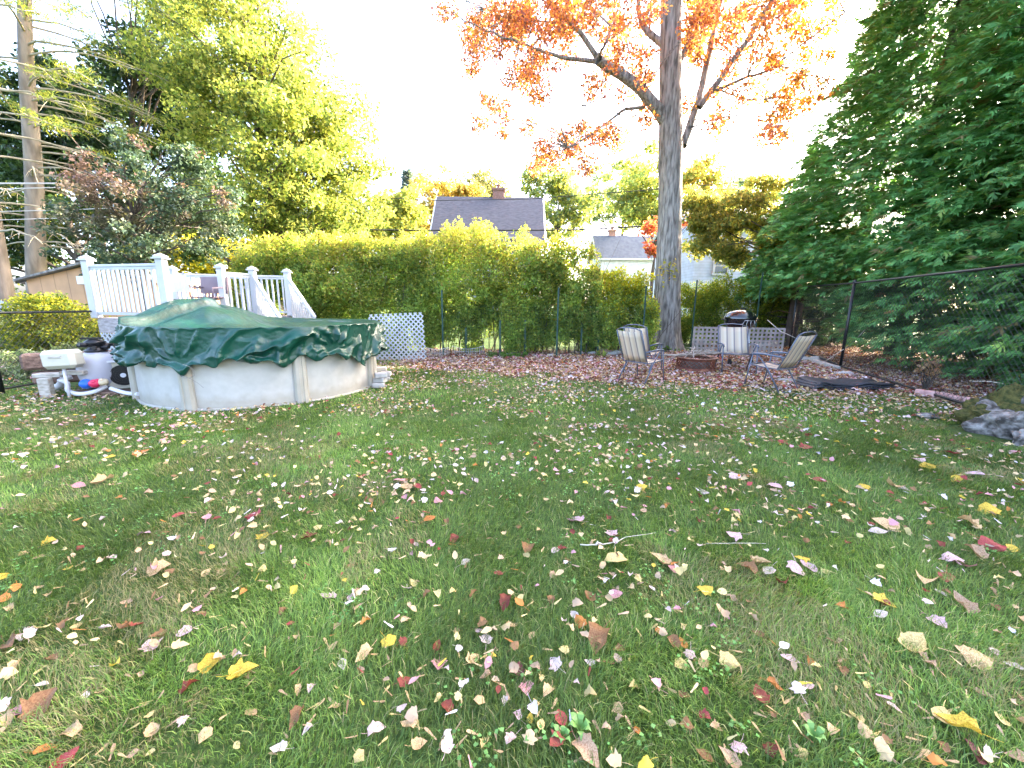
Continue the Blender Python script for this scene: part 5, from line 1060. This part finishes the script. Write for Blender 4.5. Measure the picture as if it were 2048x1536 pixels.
for (x_, y_, z_, r_, lab, n_) in ((10.6, 16.6, 1.3, (1.7, .9, 1.5), "dark shrub under the farthest evergreen behind the fence corner", 14000), (12.3, 15.9, 1.4, (1.9, 1.0, 1.7), "dark shrub filling the gap between evergreen trunks behind the fence", 12000), (12.8, 11.0, 1.0, (1.0, 1.6, 1.2), "dark undergrowth behind the middle evergreens", 9000), (15.5, 20.0, 1.8, (3.0, 1.2, 2.2), "far dark shrub closing the view under the evergreens", 14000)):
    bush('dark_shrub', lab, (x_, y_, z_), r_, n_, .1, [(.06, .12, .04), (.10, .16, .05), (.04, .08, .03), (.2, .22, .06)], [3, 2, 2, .6], 12, cat='shrub', ncl=120, mat='leafdark')
# ============================================================ leaf shapes
def maple_outline(rg, lob=1.):
    j_ = rg.uniform(.85, 1.15, 6); h = [(0, 0), (.20*j_[0], -.06*lob), (.38*j_[1], .02), (.36, .16), (.56*j_[2], .34+.1*rg.random()), (.38*j_[3], .46), (.31*j_[4], .66), (0, .98*j_[5])]
    L_ = [(-x*(.9+.2*rg.random()), y*(.95+.1*rg.random())) for x, y in h[1:-1]][::-1]; return h+L_
def leafmesh_arrays(kind, rg):
    if kind == 'seed':
        o = [(0, 0), (.07, .12), (.055, .3), (.13, .6), (.15, .85), (.08, 1.0), (-.02, 1.0), (-.06, .8), (-.05, .5), (-.03, .25), (-.06, .1)]
    elif kind == 'oval':
        o = [(0, 0), (.22, .12), (.34, .38), (.27, .68), (.06, 1.0), (-.05, .98), (-.30, .66), (-.35, .36), (-.2, .1)]
    elif kind == 'curl':
        o = maple_outline(rg)
    else: o = maple_outline(rg, .7)
    o = np.array(o); n = len(o); ctr = np.array([[0, .38]]); mid = ctr+(o-ctr)*.5; P = np.concatenate([ctr, mid, o])
    tris = []
    for i in range(n):
        j = (i+1) % n; tris.append((0, 1+i, 1+j)); tris.append((1+i, 1+n+i, 1+n+j)); tris.append((1+i, 1+n+j, 1+j))
    x, y = P[:, 0], P[:, 1]-.4; amp = {'seed': .12, 'oval': .5, 'maple': .42, 'curl': 1.6}[kind]
    a, b = rg.normal(0, .6, 2); z = amp*((x*x)*(1.2+rg.random())*rg.choice([1, 1, -1])+(y*y)*rg.uniform(-.3, .8)+x*y*a*.6)+.05*np.sin(x*9+b*5)*np.cos(y*8+a*4)*(amp > .2)
    if kind == 'curl':
        k = rg.uniform(1.6, 2.6); ang = x*k*1.2; P = np.stack([np.sin(ang)/k/1.2, y*(1-.15*np.abs(x)), (1-np.cos(ang))/k+.12*np.sin(y*5+b*3)], 1)
    else: P = np.stack([x, y, z], 1)
    if kind != 'seed':   # stem
        s0 = len(P); st = rg.uniform(.35, .8); bx = rg.normal(0, .12); base = P[1+n].copy()
        ring = [(0, 0), (.5, .5), (1, 1)]; S_ = []
        for t, _ in ring: S_ += [[base[0]-.013+bx*t*t, base[1]-st*t, base[2]+.03*t], [base[0]+.013+bx*t*t, base[1]-st*t, base[2]+.03*t]]
        P = np.concatenate([P, np.array(S_)]); 
        for q_ in (0, 2): tris += [(s0+q_, s0+q_+1, s0+q_+3), (s0+q_, s0+q_+3, s0+q_+2)]
    P[:, 2] -= P[:, 2].min()*.8; return P, np.array(tris)
rgl = np.random.default_rng(5); VAR = {k: [leafmesh_arrays(k, rgl) for _ in range(m)] for k, m in (('maple', 9), ('curl', 8), ('oval', 5), ('seed', 6))}
LC = {'lilac': (.56, .42, .47), 'pink': (.52, .27, .29), 'palepink': (.60, .46, .44), 'white': (.60, .54, .54), 'red': (.32, .06, .06), 'redbrown': (.19, .045, .03), 'maroon': (.12, .03, .04), 'yellow': (.60, .45, .06), 'paleyellow': (.60, .50, .22), 'tan': (.54, .40, .22), 'brown': (.24, .13, .06), 'orange': (.50, .20, .05), 'palebrown': (.44, .31, .20), 'green': (.18, .30, .06)}
LMESH = {}
def lobj(name, kind, var, pos, size, rz, tilt, colname, label, group, cat):
    key = (kind, var)
    if key not in LMESH:
        P, T = VAR[kind][var]; me = bpy.data.meshes.new(name); me.from_pydata(P.tolist(), [], T.tolist()); me.materials.append(M['fallen']); me.polygons.foreach_set("use_smooth", [True]*len(T)); LMESH[key] = me
    o = bpy.data.objects.new(name, LMESH[key]); COL.objects.link(o); o.location = [float(a) for a in pos]; o.scale = (size,)*3; o.rotation_euler = (tilt[0], tilt[1], rz)
    c = np.array(LC[colname])*(1+RNG.normal(0, .08)); o.color = (float(c[0]), float(c[1]), float(c[2]), 1); return tag(o, label, cat, group)
GZ = .022
def put_leaf(px, py, s, colname, kind, label, rz=None, name='fallen_leaf', group=None, tl=.22, lift=0.):
    p = G(px, py); D = float(np.array([p[0], p[1], -CAMH]) @ FW); size = s*D/FPX*(1.0 if kind != 'seed' else 1.1); p[2] = float(hgt(p[0], p[1]))+GZ+lift
    return lobj(name, kind, int(RNG.integers(len(VAR[kind]))), p, size, RNG.random()*6.28 if rz is None else rz, (RNG.normal(0, tl), RNG.normal(0, tl)), colname, label, group, 'leaf' if name == 'fallen_leaf' else 'maple seed')
# leaves read off the photograph: position, size, colour, shape, what tells it apart
NAMED = [(1200, 1288, 66, 'brown', 'curl', "largest curled brown leaf with a long yellow stalk, at the centre bottom of the lawn", 2.6), (1182, 1335, 24, 'white', 'oval', "small white leaf just below the largest curled brown leaf"), (1235, 1328, 24, 'palepink', 'oval', "small pale pink leaf right of the largest curled brown leaf"), (1238, 1308, 22, 'brown', 'curl', "small yellow-brown curl beside the tail of the largest brown leaf"),
 (878, 1340, 34, 'pink', 'maple', "flat pink heart-shaped leaf lying alone at the bottom centre", 3.2), (779, 1293, 34, 'yellow', 'maple', "bright yellow maple leaf with one dark hole left of the pink heart-shaped leaf", 4.0), (730, 1320, 36, 'tan', 'curl', "tan crinkled leaf with thin stalk lower left of the bright yellow leaf"), (945, 1335, 34, 'tan', 'curl', "slim folded tan leaf just right of the pink heart-shaped leaf"), (986, 1327, 18, 'yellow', 'curl', "small yellow folded leaf right of the slim tan leaf"), (972, 1290, 30, 'white', 'maple', "white bat-winged leaf above the pink heart-shaped leaf"),
 (658, 1200, 32, 'lilac', 'maple', "broad lilac-white leaf in a small heap at lower left of centre"), (702, 1203, 22, 'lilac', 'oval', "small lilac leaf right of the broad lilac-white one"), (583, 1254, 17, 'red', 'oval', "tiny crimson leaf alone in the lower left lawn"), (598, 1447, 40, 'brown', 'curl', "dark orange-brown ragged leaf near the bottom left edge"), (893, 1430, 32, 'redbrown', 'curl', "reddish curled leaf in a dry patch at the bottom centre"),
 (1122, 1455, 38, 'red', 'oval', "vivid red and yellow-edged leaf at the bottom centre", 0.2), (1060, 1453, 18, 'yellow', 'curl', "tiny bright yellow leaf left of the vivid red leaf"), (1033, 1448, 24, 'lilac', 'curl', "small mauve curled leaf left of the tiny bright yellow leaf"), (1037, 1355, 28, 'maroon', 'curl', "dark maroon curled leaf above the mauve two-lobed leaf"), (1052, 1390, 32, 'pink', 'maple', "mauve two-lobed leaf below the dark maroon curl"),
 (1408, 1445, 26, 'red', 'curl', "dark red rolled leaf amid white dry straws at the lower right of centre"), (1475, 1510, 34, 'lilac', 'maple', "lilac crumpled leaf at the bottom edge right of centre"), (1412, 1525, 36, 'brown', 'oval', "orange-brown leaf at the bottom edge left of the lilac crumpled one"), (1460, 1532, 40, 'palebrown', 'curl', "tan leaf under the lilac crumpled one at the bottom edge"), (1455, 1331, 40, 'paleyellow', 'maple', "pale yellow toothed maple leaf in the lower right lawn"), (1405, 1336, 30, 'tan', 'oval', "tan leaf left of the pale yellow toothed maple leaf"), (1347, 1294, 34, 'brown', 'curl', "brown twisted leaf right of the centre, next to an orange one"), (1366, 1297, 26, 'orange', 'oval', "orange leaf touching the brown twisted leaf"),
 (1410, 1190, 34, 'yellow', 'maple', "yellow maple leaf with a pale partner, right of centre"), (1228, 1196, 30, 'pink', 'oval', "pink-white upright leaf upper right of the largest brown leaf"), (1178, 1203, 30, 'brown', 'curl', "dark brown hollow curl above the largest brown leaf"), (1012, 1213, 36, 'redbrown', 'curl', "big reddish brown crumpled leaf above left of the largest brown leaf"), (1150, 1240, 24, 'white', 'oval', "white leaf resting on a red and pink one above the largest brown leaf"), (1160, 1253, 30, 'orange', 'maple', "red and tan leaf with long stalks under a white one"),
 (1590, 1150, 40, 'lilac', 'maple', "left of the two large lilac leaves under a yellow one"), (1619, 1143, 36, 'lilac', 'oval', "right of the two large lilac leaves under a yellow one"), (1601, 1126, 30, 'yellow', 'maple', "yellow maple leaf lying over the two large lilac leaves"), (1538, 1150, 36, 'white', 'oval', "whitish drooping leaf left of the two large lilac leaves"), (1516, 1132, 34, 'tan', 'curl', "tan ragged leaf up left of the lilac pair"), (1495, 1148, 36, 'brown', 'curl', "brown crinkled leaf farthest left in the lilac pair's cluster"), (1567, 1178, 36, 'redbrown', 'curl', "dark red-brown curl below the lilac pair"),
 (1465, 1080, 34, 'lilac', 'maple', "pale lilac star-shaped leaf over a straw in the right half"), (1583, 1330, 38, 'lilac', 'oval', "smooth lilac oval leaf in the lower right lawn", 1.3), (1453, 1331, 4, 'brown', 'seed', "brown speck on the pale yellow toothed maple leaf"), (1520, 1402, 36, 'redbrown', 'maple', "rust-red leaf in the lower right lawn left of several tan wings"), (1546, 1384, 30, 'orange', 'curl', "orange leaf upper right of the rust-red one"),
 (1890, 1161, 38, 'red', 'oval', "crimson oval leaf in the cluster at the far right"), (1930, 1140, 36, 'pink', 'maple', "pink leaf at the right end of the far right cluster"), (1912, 1132, 30, 'maroon', 'maple', "dark crimson leaf under pink ones in the far right cluster"), (1902, 1128, 38, 'lilac', 'maple', "pale pink leaf above the crimson oval leaf at the far right"), (1978, 1100, 42, 'red', 'maple', "coral red leaf near the right edge"), (1945, 1114, 42, 'palebrown', 'curl', "tan-brown curled leaf left of the coral red one"), (2020, 1105, 28, 'yellow', 'oval', "yellow leaf right of the coral red one"), (1872, 1255, 38, 'lilac', 'maple', "pale lilac pentagonal leaf in the lower right lawn"), (1920, 1218, 44, 'palebrown', 'curl', "large brown curled leaf right of the lilac pentagonal one"), (1766, 1215, 44, 'yellow', 'maple', "spiky yellow leaf under a small red one at right"), (1768, 1217, 26, 'red', 'oval', "small red leaf centred on a spiky yellow one"), (1757, 1240, 28, 'white', 'oval', "white slim leaf below the spiky yellow and red pair"), (1848, 1172, 46, 'tan', 'curl', "long tan ragged leaf left of the crimson oval leaf"), (1822, 1300, 56, 'paleyellow', 'curl', "large tan and yellow leaf with stalk pointing down in the lower right"), (1945, 1328, 58, 'tan', 'maple', "big pale tan leaf near the right edge of the lower lawn"), (2028, 1345, 30, 'white', 'oval', "bluish white leaf at the lower right edge"), (1882, 1442, 52, 'paleyellow', 'oval', "long pale yellow leaf at the lower right"), (1915, 1468, 62, 'yellow', 'curl', "broad yellow folded leaf over a maroon one at the lower right"), (1942, 1512, 58, 'maroon', 'oval', "large maroon leaf at the bottom right corner"), (1998, 1450, 40, 'paleyellow', 'oval', "pale leaf right of the broad yellow folded one"),
 (370, 1274, 30, 'lilac', 'maple', "lilac leaf alone among clover in the lower left"), (303, 1302, 34, 'palepink', 'maple', "pale pink leaf below left of the lilac one in the clover"), (321, 1281, 28, 'brown', 'curl', "brown folded leaf above the pale pink one at lower left"), (420, 1337, 44, 'yellow', 'curl', "left half of a yellow and brown curled pair at lower left"), (482, 1355, 50, 'yellow', 'curl', "right half of a yellow and brown curled pair at lower left"), (380, 1386, 36, 'redbrown', 'curl', "dark red-brown leaf below the yellow curled pair"), (8, 1208, 34, 'orange', 'oval', "orange-red leaf at the left edge"), (34, 1184, 24, 'orange', 'oval', "small rust leaf next to the orange-red one at the left edge"), (22, 1303, 44, 'brown', 'curl', "brown and cream curl at the left edge"), (84, 1381, 26, 'white', 'oval', "creamy white leaf at the lower left"), (46, 1432, 46, 'pink', 'oval', "dusty pink leaf over a brown one at the bottom left"), (92, 1422, 66, 'brown', 'curl', "large dull brown leaf near the bottom left corner"), (18, 1452, 34, 'tan', 'curl', "yellow-tan curl at the bottom left corner"), (88, 1512, 38, 'orange', 'oval', "orange leaf at the bottom left corner"), (145, 1478, 40, 'tan', 'curl', "cream folded leaf right of the orange one in the bottom left corner"), (128, 1532, 46, 'red', 'oval', "dark red leaf cut by the bottom edge at left"), (173, 1402, 20, 'white', 'oval', "small white leaf over brown ones at lower left"), (1170, 1518, 60, 'palebrown', 'curl', "large tan leaf cut by the bottom edge at centre"),
 (1152, 1046, 40, 'lilac', 'maple', "large lilac-white pointed leaf in the middle of the lawn", .4), (1222, 1072, 26, 'lilac', 'maple', "lilac leaf right of the large lilac-white pointed one"), (1226, 1086, 20, 'red', 'oval', "small crimson leaf by the pale curved twig"), (1232, 1128, 50, 'paleyellow', 'maple', "big pale tan-yellow leaf below the curved twig"), (1112, 1105, 28, 'white', 'oval', "white leaf left of the curved twig"), (1056, 1102, 36, 'brown', 'curl', "round tan-brown curl left of the curved twig's white neighbour"), (908, 1083, 24, 'redbrown', 'curl', "small deep red leaf in the middle lawn"), (858, 1044, 28, 'orange', 'oval', "orange-red and yellow leaf in the middle lawn"), (877, 1009, 26, 'pink', 'oval', "rosy folded leaf above the orange-red one in the middle lawn"), (799, 970, 32, 'pink', 'maple', "pink leaf heading a colourful heap in the middle left"), (812, 983, 30, 'tan', 'curl', "tan leaf under the pink one heading the heap"), (834, 979, 24, 'red', 'oval', "coral leaf right of the tan one in the colourful heap"), (1282, 983, 24, 'yellow', 'maple', "bright yellow leaf standing out in the mid lawn right of centre"), (725, 959, 24, 'red', 'oval', "red leaf left of the colourful heap"), (995, 1153, 22, 'red', 'oval', "pinkish red upright leaf in the lawn centre"), (1350, 1146, 32, 'pink', 'oval', "upright rose-white leaf right of the big pale tan-yellow one"), (1323, 1130, 38, 'tan', 'curl', "tan folded leaf left of the upright rose-white one"), (930, 1130, 22, 'white', 'oval', "small white blade-like leaf in the lawn centre"),
 (506, 1037, 34, 'red', 'maple', "coral red leaf at the left end of the sunlit grass patch"), (415, 1041, 26, 'pink', 'oval', "pink leaf two steps left of the sunlit grass patch"), (360, 1036, 24, 'red', 'oval', "small coral leaf farther left of the sunlit grass patch"), (290, 1077, 26, 'lilac', 'maple', "lone lilac leaf in the left lawn"), (157, 980, 26, 'pink', 'oval', "rose leaf in the upper left lawn"), (617, 1077, 32, 'redbrown', 'maple', "brick red leaf below the sunlit grass patch"), (528, 1078, 26, 'yellow', 'maple', "orange-yellow small leaf below the sunlit grass patch"), (205, 974, 38, 'tan', 'curl', "tan and orange folded leaf in the upper left lawn"), (6, 1166, 34, 'yellow', 'oval', "yellow leaf at the left edge of the lawn"), (138, 1147, 24, 'yellow', 'oval', "pale yellow oval leaf in the left lawn"), (320, 1150, 42, 'tan', 'curl', "cream twisted leaf in the left lawn"), (100, 1097, 26, 'yellow', 'curl', "yellow folded leaf in the left lawn"), (285, 912, 30, 'orange', 'maple', "orange and pink leaf in the upper left lawn"), (224, 918, 18, 'yellow', 'oval', "small yellow leaf left of the orange and pink one"),
 (1566, 890, 28, 'red', 'oval', "left of the two bright coral leaves near the mats"), (1612, 900, 26, 'red', 'maple', "right of the two bright coral leaves near the mats"), (1641, 968, 28, 'red', 'oval', "red leaf in the middle right lawn"), (1728, 981, 28, 'yellow', 'oval', "golden leaf with a pink edge in the right lawn"), (1682, 985, 30, 'paleyellow', 'oval', "greenish cream leaf left of the golden one"), (1548, 980, 30, 'lilac', 'maple', "pale lilac leaf left of the red one in the right lawn"), (1470, 960, 30, 'lilac', 'oval', "lilac flat leaf in the right half just below the litter edge"), (1408, 992, 24, 'white', 'oval', "white-pink leaf in the right half of the lawn"), (1905, 909, 30, 'red', 'oval', "pink-red leaf left of the boulder"), (1837, 924, 30, 'lilac', 'oval', "pale lilac leaf left of the boulder above a yellow one"), (1856, 939, 34, 'yellow', 'oval', "long yellow leaf left of the boulder"), (1952, 954, 32, 'lilac', 'oval', "lilac leaf in front of the boulder"), (1912, 963, 26, 'yellow', 'oval', "small bright yellow leaf before the boulder"), (1806, 985, 28, 'white', 'oval', "white leaf in a tan heap at the right"), (1783, 980, 36, 'tan', 'curl', "tan shell-like leaf beside the white one in the heap"), (1758, 1070, 34, 'white', 'oval', "slim white leaf below a long-stalked tan one"), (1776, 1058, 42, 'tan', 'maple', "tan leaf with a spiky end right of the slim white one"), (1935, 1057, 38, 'tan', 'curl', "tan hooked leaf near the right edge"), (1975, 1030, 36, 'yellow', 'maple', "yellow maple leaf near the right edge"), (1880, 1165+30, 26, 'white', 'oval', "white leaf half under the crimson oval one")]
for rec in NAMED:
    if rec[4] == 'seed': continue
    put_leaf(rec[0], rec[1], rec[2]*.95, rec[3], rec[4], rec[5], rec[6] if len(rec) > 6 else None, tl=.18)
GL = {'tan': "tan crinkled fallen leaf lying on the lawn among the unnamed small ones", 'palebrown': "light brown curled fallen leaf on the lawn", 'brown': "dark brown curled small fallen leaf on the lawn", 'palepink': "pale pink small fallen leaf on the lawn", 'paleyellow': "pale yellow small fallen leaf on the lawn", 'white': "whitish small fallen leaf on the lawn", 'orange': "orange small fallen leaf on the lawn", 'redbrown': "rust-red small fallen leaf on the lawn"}
cnt = len(NAMED); tries = 0; used = [(r_[0], r_[1]) for r_ in NAMED]
while cnt < 300 and tries < 9000:
    tries += 1; px = RNG.uniform(-10, 2060); py = 900+RNG.random()**.8*630
    if min((px-a)**2+(py-b_)**2 for a, b_ in used) < 26**2*(.4+RNG.random()): continue
    used.append((px, py)); k = RNG.choice(list(GL), p=[.28, .22, .15, .10, .12, .05, .04, .04]); p = G(px, py); D = float(np.array([p[0], p[1], -CAMH]) @ FW)
    sz = RNG.uniform(.03, .056)*FPX/D; put_leaf(px, py, sz, k, ['curl', 'maple', 'oval', 'curl'][RNG.integers(4)], GL[k], group="small "+k.replace('pale', 'pale ')+" leaves scattered on the lawn"); cnt += 1
for i in range(300):
    px = RNG.uniform(-10, 2060); py = 1010+RNG.random()**.75*525; p = G(px, py); D = float(np.array([p[0], p[1], -CAMH]) @ FW)
    put_leaf(px, py, RNG.uniform(.034, .052)*FPX/D, ['tan', 'paleyellow', 'tan', 'palebrown'][RNG.integers(4)], 'seed', "tan winged maple seed lying in the grass", name='maple_seed', group="winged maple seeds scattered in the grass", tl=.35)
# ============================================================ the rest of the litter, one carpet
def scatter(n, X, Y, kinds, kw, size, pal, w, name, label, cat, tilt=.35, z=.02, mat='litter'):
    Vs = []; Fs = []; Cs = []; b = 0; pool_ = [v for k, m in zip(kinds, kw) for v in [VAR[k][i % len(VAR[k])] for i in range(m)]]
    which = RNG.integers(0, len(pool_), n); C = pick(pal, w, n, .15)
    for vi in range(len(pool_)):
        idx = np.nonzero(which == vi)[0]
        if not len(idx): continue
        P, T = pool_[vi]; m = len(idx); s = size[idx] if hasattr(size, '__len__') else RNG.uniform(.6, 1.3, m)*size
        rz = RNG.random(m)*6.28; tx = RNG.normal(0, tilt, m); ty = RNG.normal(0, tilt, m); Q = P[None]*s[:, None, None]
        c_, s_ = np.cos(tx)[:, None], np.sin(tx)[:, None]; y = Q[..., 1]*c_-Q[..., 2]*s_; zz = Q[..., 1]*s_+Q[..., 2]*c_; x = Q[..., 0]
        c_, s_ = np.cos(ty)[:, None], np.sin(ty)[:, None]; x, zz = x*c_+zz*s_, -x*s_+zz*c_
        c_, s_ = np.cos(rz)[:, None], np.sin(rz)[:, None]; x, y = x*c_-y*s_, x*s_+y*c_
        zb = hgt(X[idx], Y[idx])+z+RNG.random(m)*.02; V = np.stack([x+X[idx][:, None], y+Y[idx][:, None], np.maximum(zz, -.012)+zb[:, None]], -1)
        Vs.append(V.reshape(-1, 3)); F = (T[None]+np.arange(m)[:, None, None]*len(P)).reshape(-1, 3)+b; Fs.append(F); Cs.append(np.repeat(C[idx], len(T), 0)); b += m*len(P)
    o = npmesh(name, np.concatenate(Vs), np.concatenate(Fs), M[mat], cols=np.concatenate(Cs)); return tag(o, label, cat, kind='stuff')
def blocked(X, Y):
    m = np.hypot(X-PC[0], Y-PC[1]) < PR+.04; m |= (X < -5.2) & (Y > 6.6) & (Y < 11) & (X > -8.5); m |= np.hypot(X-fp[0], Y-fp[1]) < .40
    m |= np.hypot(X-mb0[0], Y-mb0[1]) < .4; m |= (np.hypot((X-5.98)/.75, (Y-4.45)/.55) < 1); return m
PALB = [LC[k] for k in ('palepink', 'tan', 'redbrown', 'brown', 'pink', 'orange', 'palebrown', 'white', 'paleyellow', 'red')]
n0 = 52000; X = RNG.uniform(-3.2, 11.5, n0); Y = RNG.uniform(5.6, 15, n0); k = (RNG.random(n0) < bed_mask(X, Y)*np.interp(Y, [6, 10, 12, 15], [.9, .95, .55, .3])) & ~blocked(X, Y); X, Y = X[k], Y[k]
scatter(len(X), X, Y, ('maple', 'curl', 'oval', 'seed'), (7, 8, 3, 2), .062, PALB, [4, 4, 3, 4, 2, 1.5, 4, 2.2, 1.0, .8], 'leaf_litter', "thick carpet of pink, tan and brown leaves around the fire pit and hedge foot", "fallen leaves")
PALL = [LC[k] for k in ('tan', 'palebrown', 'palepink', 'paleyellow', 'brown', 'pink', 'white', 'orange', 'redbrown', 'yellow', 'red')]
n0 = 80000; X = RNG.uniform(-12, 12, n0); Y = RNG.uniform(.4, 11, n0); dn = fbm(v3(X*1.1, Y*1.1), 31, 3)
edge = np.interp(X, [-3, -1.5, 0, 2, 4.5, 6.5, 8], [9.6, 8.9, 8.3, 7.7, 7.1, 6.9, 6.2]); nearbed = np.exp(-np.clip(edge-Y, 0, 9)/1.1)
rate = np.interp(Y, [1, 2.2, 3, 5, 8], [.30, .42, .75, 1.1, 1.3])*(.12+3.4*np.clip(dn-.38, 0, 1))*(1+.7*(X > 2.0)*(Y > 2.5))+nearbed*.8
k = (RNG.random(n0) < rate*.62) & (np.abs(X) < 1.35*Y+1.3) & ~blocked(X, Y) & ((X < -3) | (bed_mask(X, Y) < .6)); X, Y = X[k], Y[k]; print('lawn litter', len(X))
big = RNG.uniform(.026, .056, len(X)); scatter(len(X), X, Y, ('maple', 'curl', 'oval', 'seed'), (5, 8, 4, 12), big, PALL, [7, 5, 4, 4, 3, 2, 2.5, .8, 1.2, 1, .7], 'small_fallen_leaves', "small fallen leaves strewn thickly over the farther lawn", "fallen leaves", z=.028)
# leaves caught at the hedge foot and under the evergreens
n0 = 9000; X = RNG.uniform(6.5, 13, n0); Y = RNG.uniform(4.5, 15, n0); k = (X > 6.97+(Y-6.47)*.32-.1) & ~blocked(X, Y); X, Y = X[k], Y[k]
scatter(len(X), X, Y, ('maple', 'curl', 'seed'), (4, 8, 3), .06, [LC[q] for q in ('brown', 'redbrown', 'tan', 'palebrown')], [5, 3, 2, 2], 'leaf_litter', "brown leaf litter on the ground beneath the evergreens behind the fence", "fallen leaves")
# ============================================================ grass
def grass(n, r0, r1, hmin, hmax, wd, name, label):
    m = int(n*1.5); u = RNG.random(m); Yg = r0+(r1-r0)*u; Xg = RNG.uniform(-1, 1, m)*(1.36*Yg+.9)
    k = RNG.random(m) < (1.36*Yg+.9)/(1.36*r1+.9); Xg, Yg = Xg[k], Yg[k]
    bm = bed_mask(Xg, Yg); th_ = fbm(v3(Xg*2.1, Yg*2.1), 51, 3); thin = fbm(v3(Xg*4, Yg*4), 55, 2)
    k = (RNG.random(len(Xg)) > bm*.93) & ~blocked(Xg, Yg) & (Xg > -9.5) & (RNG.random(len(Xg)) < .30+1.4*np.clip(thin-.12, 0, 1)) & (Xg < 6.6+(Yg-6)*.3); Xg, Yg, th_ = Xg[k], Yg[k], th_[k]; m = len(Xg)
    H_ = RNG.uniform(hmin, hmax, m)*(.62+.8*th_); flow = fbm(v3(Xg*1.6, Yg*1.6), 61, 2)*12.6; az = flow+RNG.normal(0, 1.1, m); ln = H_*np.abs(RNG.normal(.75, .45, m)); d = np.stack([np.cos(az), np.sin(az)], 1); wv = np.stack([-d[:, 1], d[:, 0]], 1)*(RNG.uniform(.6, 1.3, m)*wd*.5)[:, None]
    tw = RNG.normal(0, .8, m); wv = np.stack([wv[:, 0]*np.cos(tw)-wv[:, 1]*np.sin(tw), wv[:, 0]*np.sin(tw)+wv[:, 1]*np.cos(tw)], 1)
    B = np.stack([Xg, Yg, hgt(Xg, Yg)-.004], 1); W3 = np.concatenate([wv, np.zeros((m, 1))], 1); D3 = np.concatenate([d, np.zeros((m, 1))], 1); Z3 = np.array([0, 0, 1.])
    md = B+D3*(ln*.35)[:, None]+Z3*(H_*.68)[:, None]; tp_ = B+D3*ln[:, None]+Z3*(H_*(1-.25*(ln/H_-.6).clip(0, 1.2)))[:, None]
    V = np.stack([B-W3, B+W3, md+W3*.8, md-W3*.8, tp_+W3*.12, tp_-W3*.12], 1).reshape(-1, 3); i = np.arange(m)[:, None]*6; F = np.concatenate([i+np.array([[0, 1, 2, 3]]), i+np.array([[3, 2, 4, 5]])], 0)
    pal = np.array([(.135, .235, .05), (.18, .29, .062), (.085, .16, .04), (.25, .34, .08), (.46, .42, .21)]); pw = np.array([4, 3.6, 2.8, 1.6, .45]); c = pick(pal, pw, m, .16); big_ = (.36+1.3*fbm(v3(Xg*1.1, Yg*1.1), 71, 4))[:, None]; dry = (fbm(v3(Xg*1.5, Yg*1.5+9), 81, 3) > .645)[:, None]; c = c*big_; c = np.where(dry & (RNG.random((m, 1)) < .45), np.array([[.30, .27, .13]])*RNG.uniform(.7, 1.2, (m, 1)), c)
    o = npmesh(name, V, F, M['grass'], cols=np.concatenate([c, c])); return tag(o, label, "grass", kind='stuff')
GRASS_Q = 1.0
grass(int(150000*GRASS_Q), .55, 2.3, .030, .052, .0030, 'grass', "short green grass of the near lawn")
grass(int(190000*GRASS_Q), 2.3, 5.0, .030, .050, .0042, 'grass', "green grass of the middle lawn")
grass(int(210000*GRASS_Q), 5.0, 10.5, .030, .052, .0075, 'grass', "green grass of the far lawn around the pool")
# clover and broad weeds
n0 = 900; X = RNG.uniform(-4, 5, n0); Y = RNG.uniform(.9, 4.5, n0); k = fbm(v3(X*1.7, Y*1.7), 91, 2) > .60; X, Y = X[k], Y[k]; P = np.repeat(np.stack([X, Y, hgt(X, Y)+.03], 1), 9, 0); P += RNG.normal(0, 1, P.shape)*np.array([.035, .035, .006])
V, F = kites(P, RNG.uniform(.010, .019, len(P)), 1.0, 2.5, 0.); o = npmesh('clover', V, F, M['grass'], cols=pick([(.12, .3, .07), (.17, .36, .1)], [1, 1], len(P))); tag(o, "clover and small broad-leaved weeds growing in the lawn", "clover", kind='stuff')
for (px, py, s) in ((1160, 1470, 1.), (1125, 1490, .8), (1625, 1488, .9)):
    p = G(px, py); p[2] = .01; w_ = thing('dandelion_plant', p, {1160: "light green toothed weed right of the vivid red leaf", 1125: "light green toothed weed below the vivid red leaf", 1625: "light green broad weed at the lower right bottom"}[px], "weed"); q = MB()
    for k in range(6):
        a = k*1.05+RNG.random()*.4; L = RNG.uniform(.03, .055)*s; d = np.array([math.cos(a), math.sin(a), 0]); nrm = np.array([-d[1], d[0], 0]); vs = []
        for j in range(6): t = j/5; wj = .014*s*math.sin(math.pi*min(1, t*.9+.08))*(1 if j % 2 else .6); c = p+d*L*t+np.array([0, 0, .045*math.sin(2.2*t)]); vs += [c-nrm*wj, c+nrm*wj]
        q.add(vs, [(2*j, 2*j+1, 2*j+3, 2*j+2) for j in range(5)])
    npo = q.build('leaves', pm('weed_leaf_green%d' % px, (.13, .26, .06), rough=.5), w_)
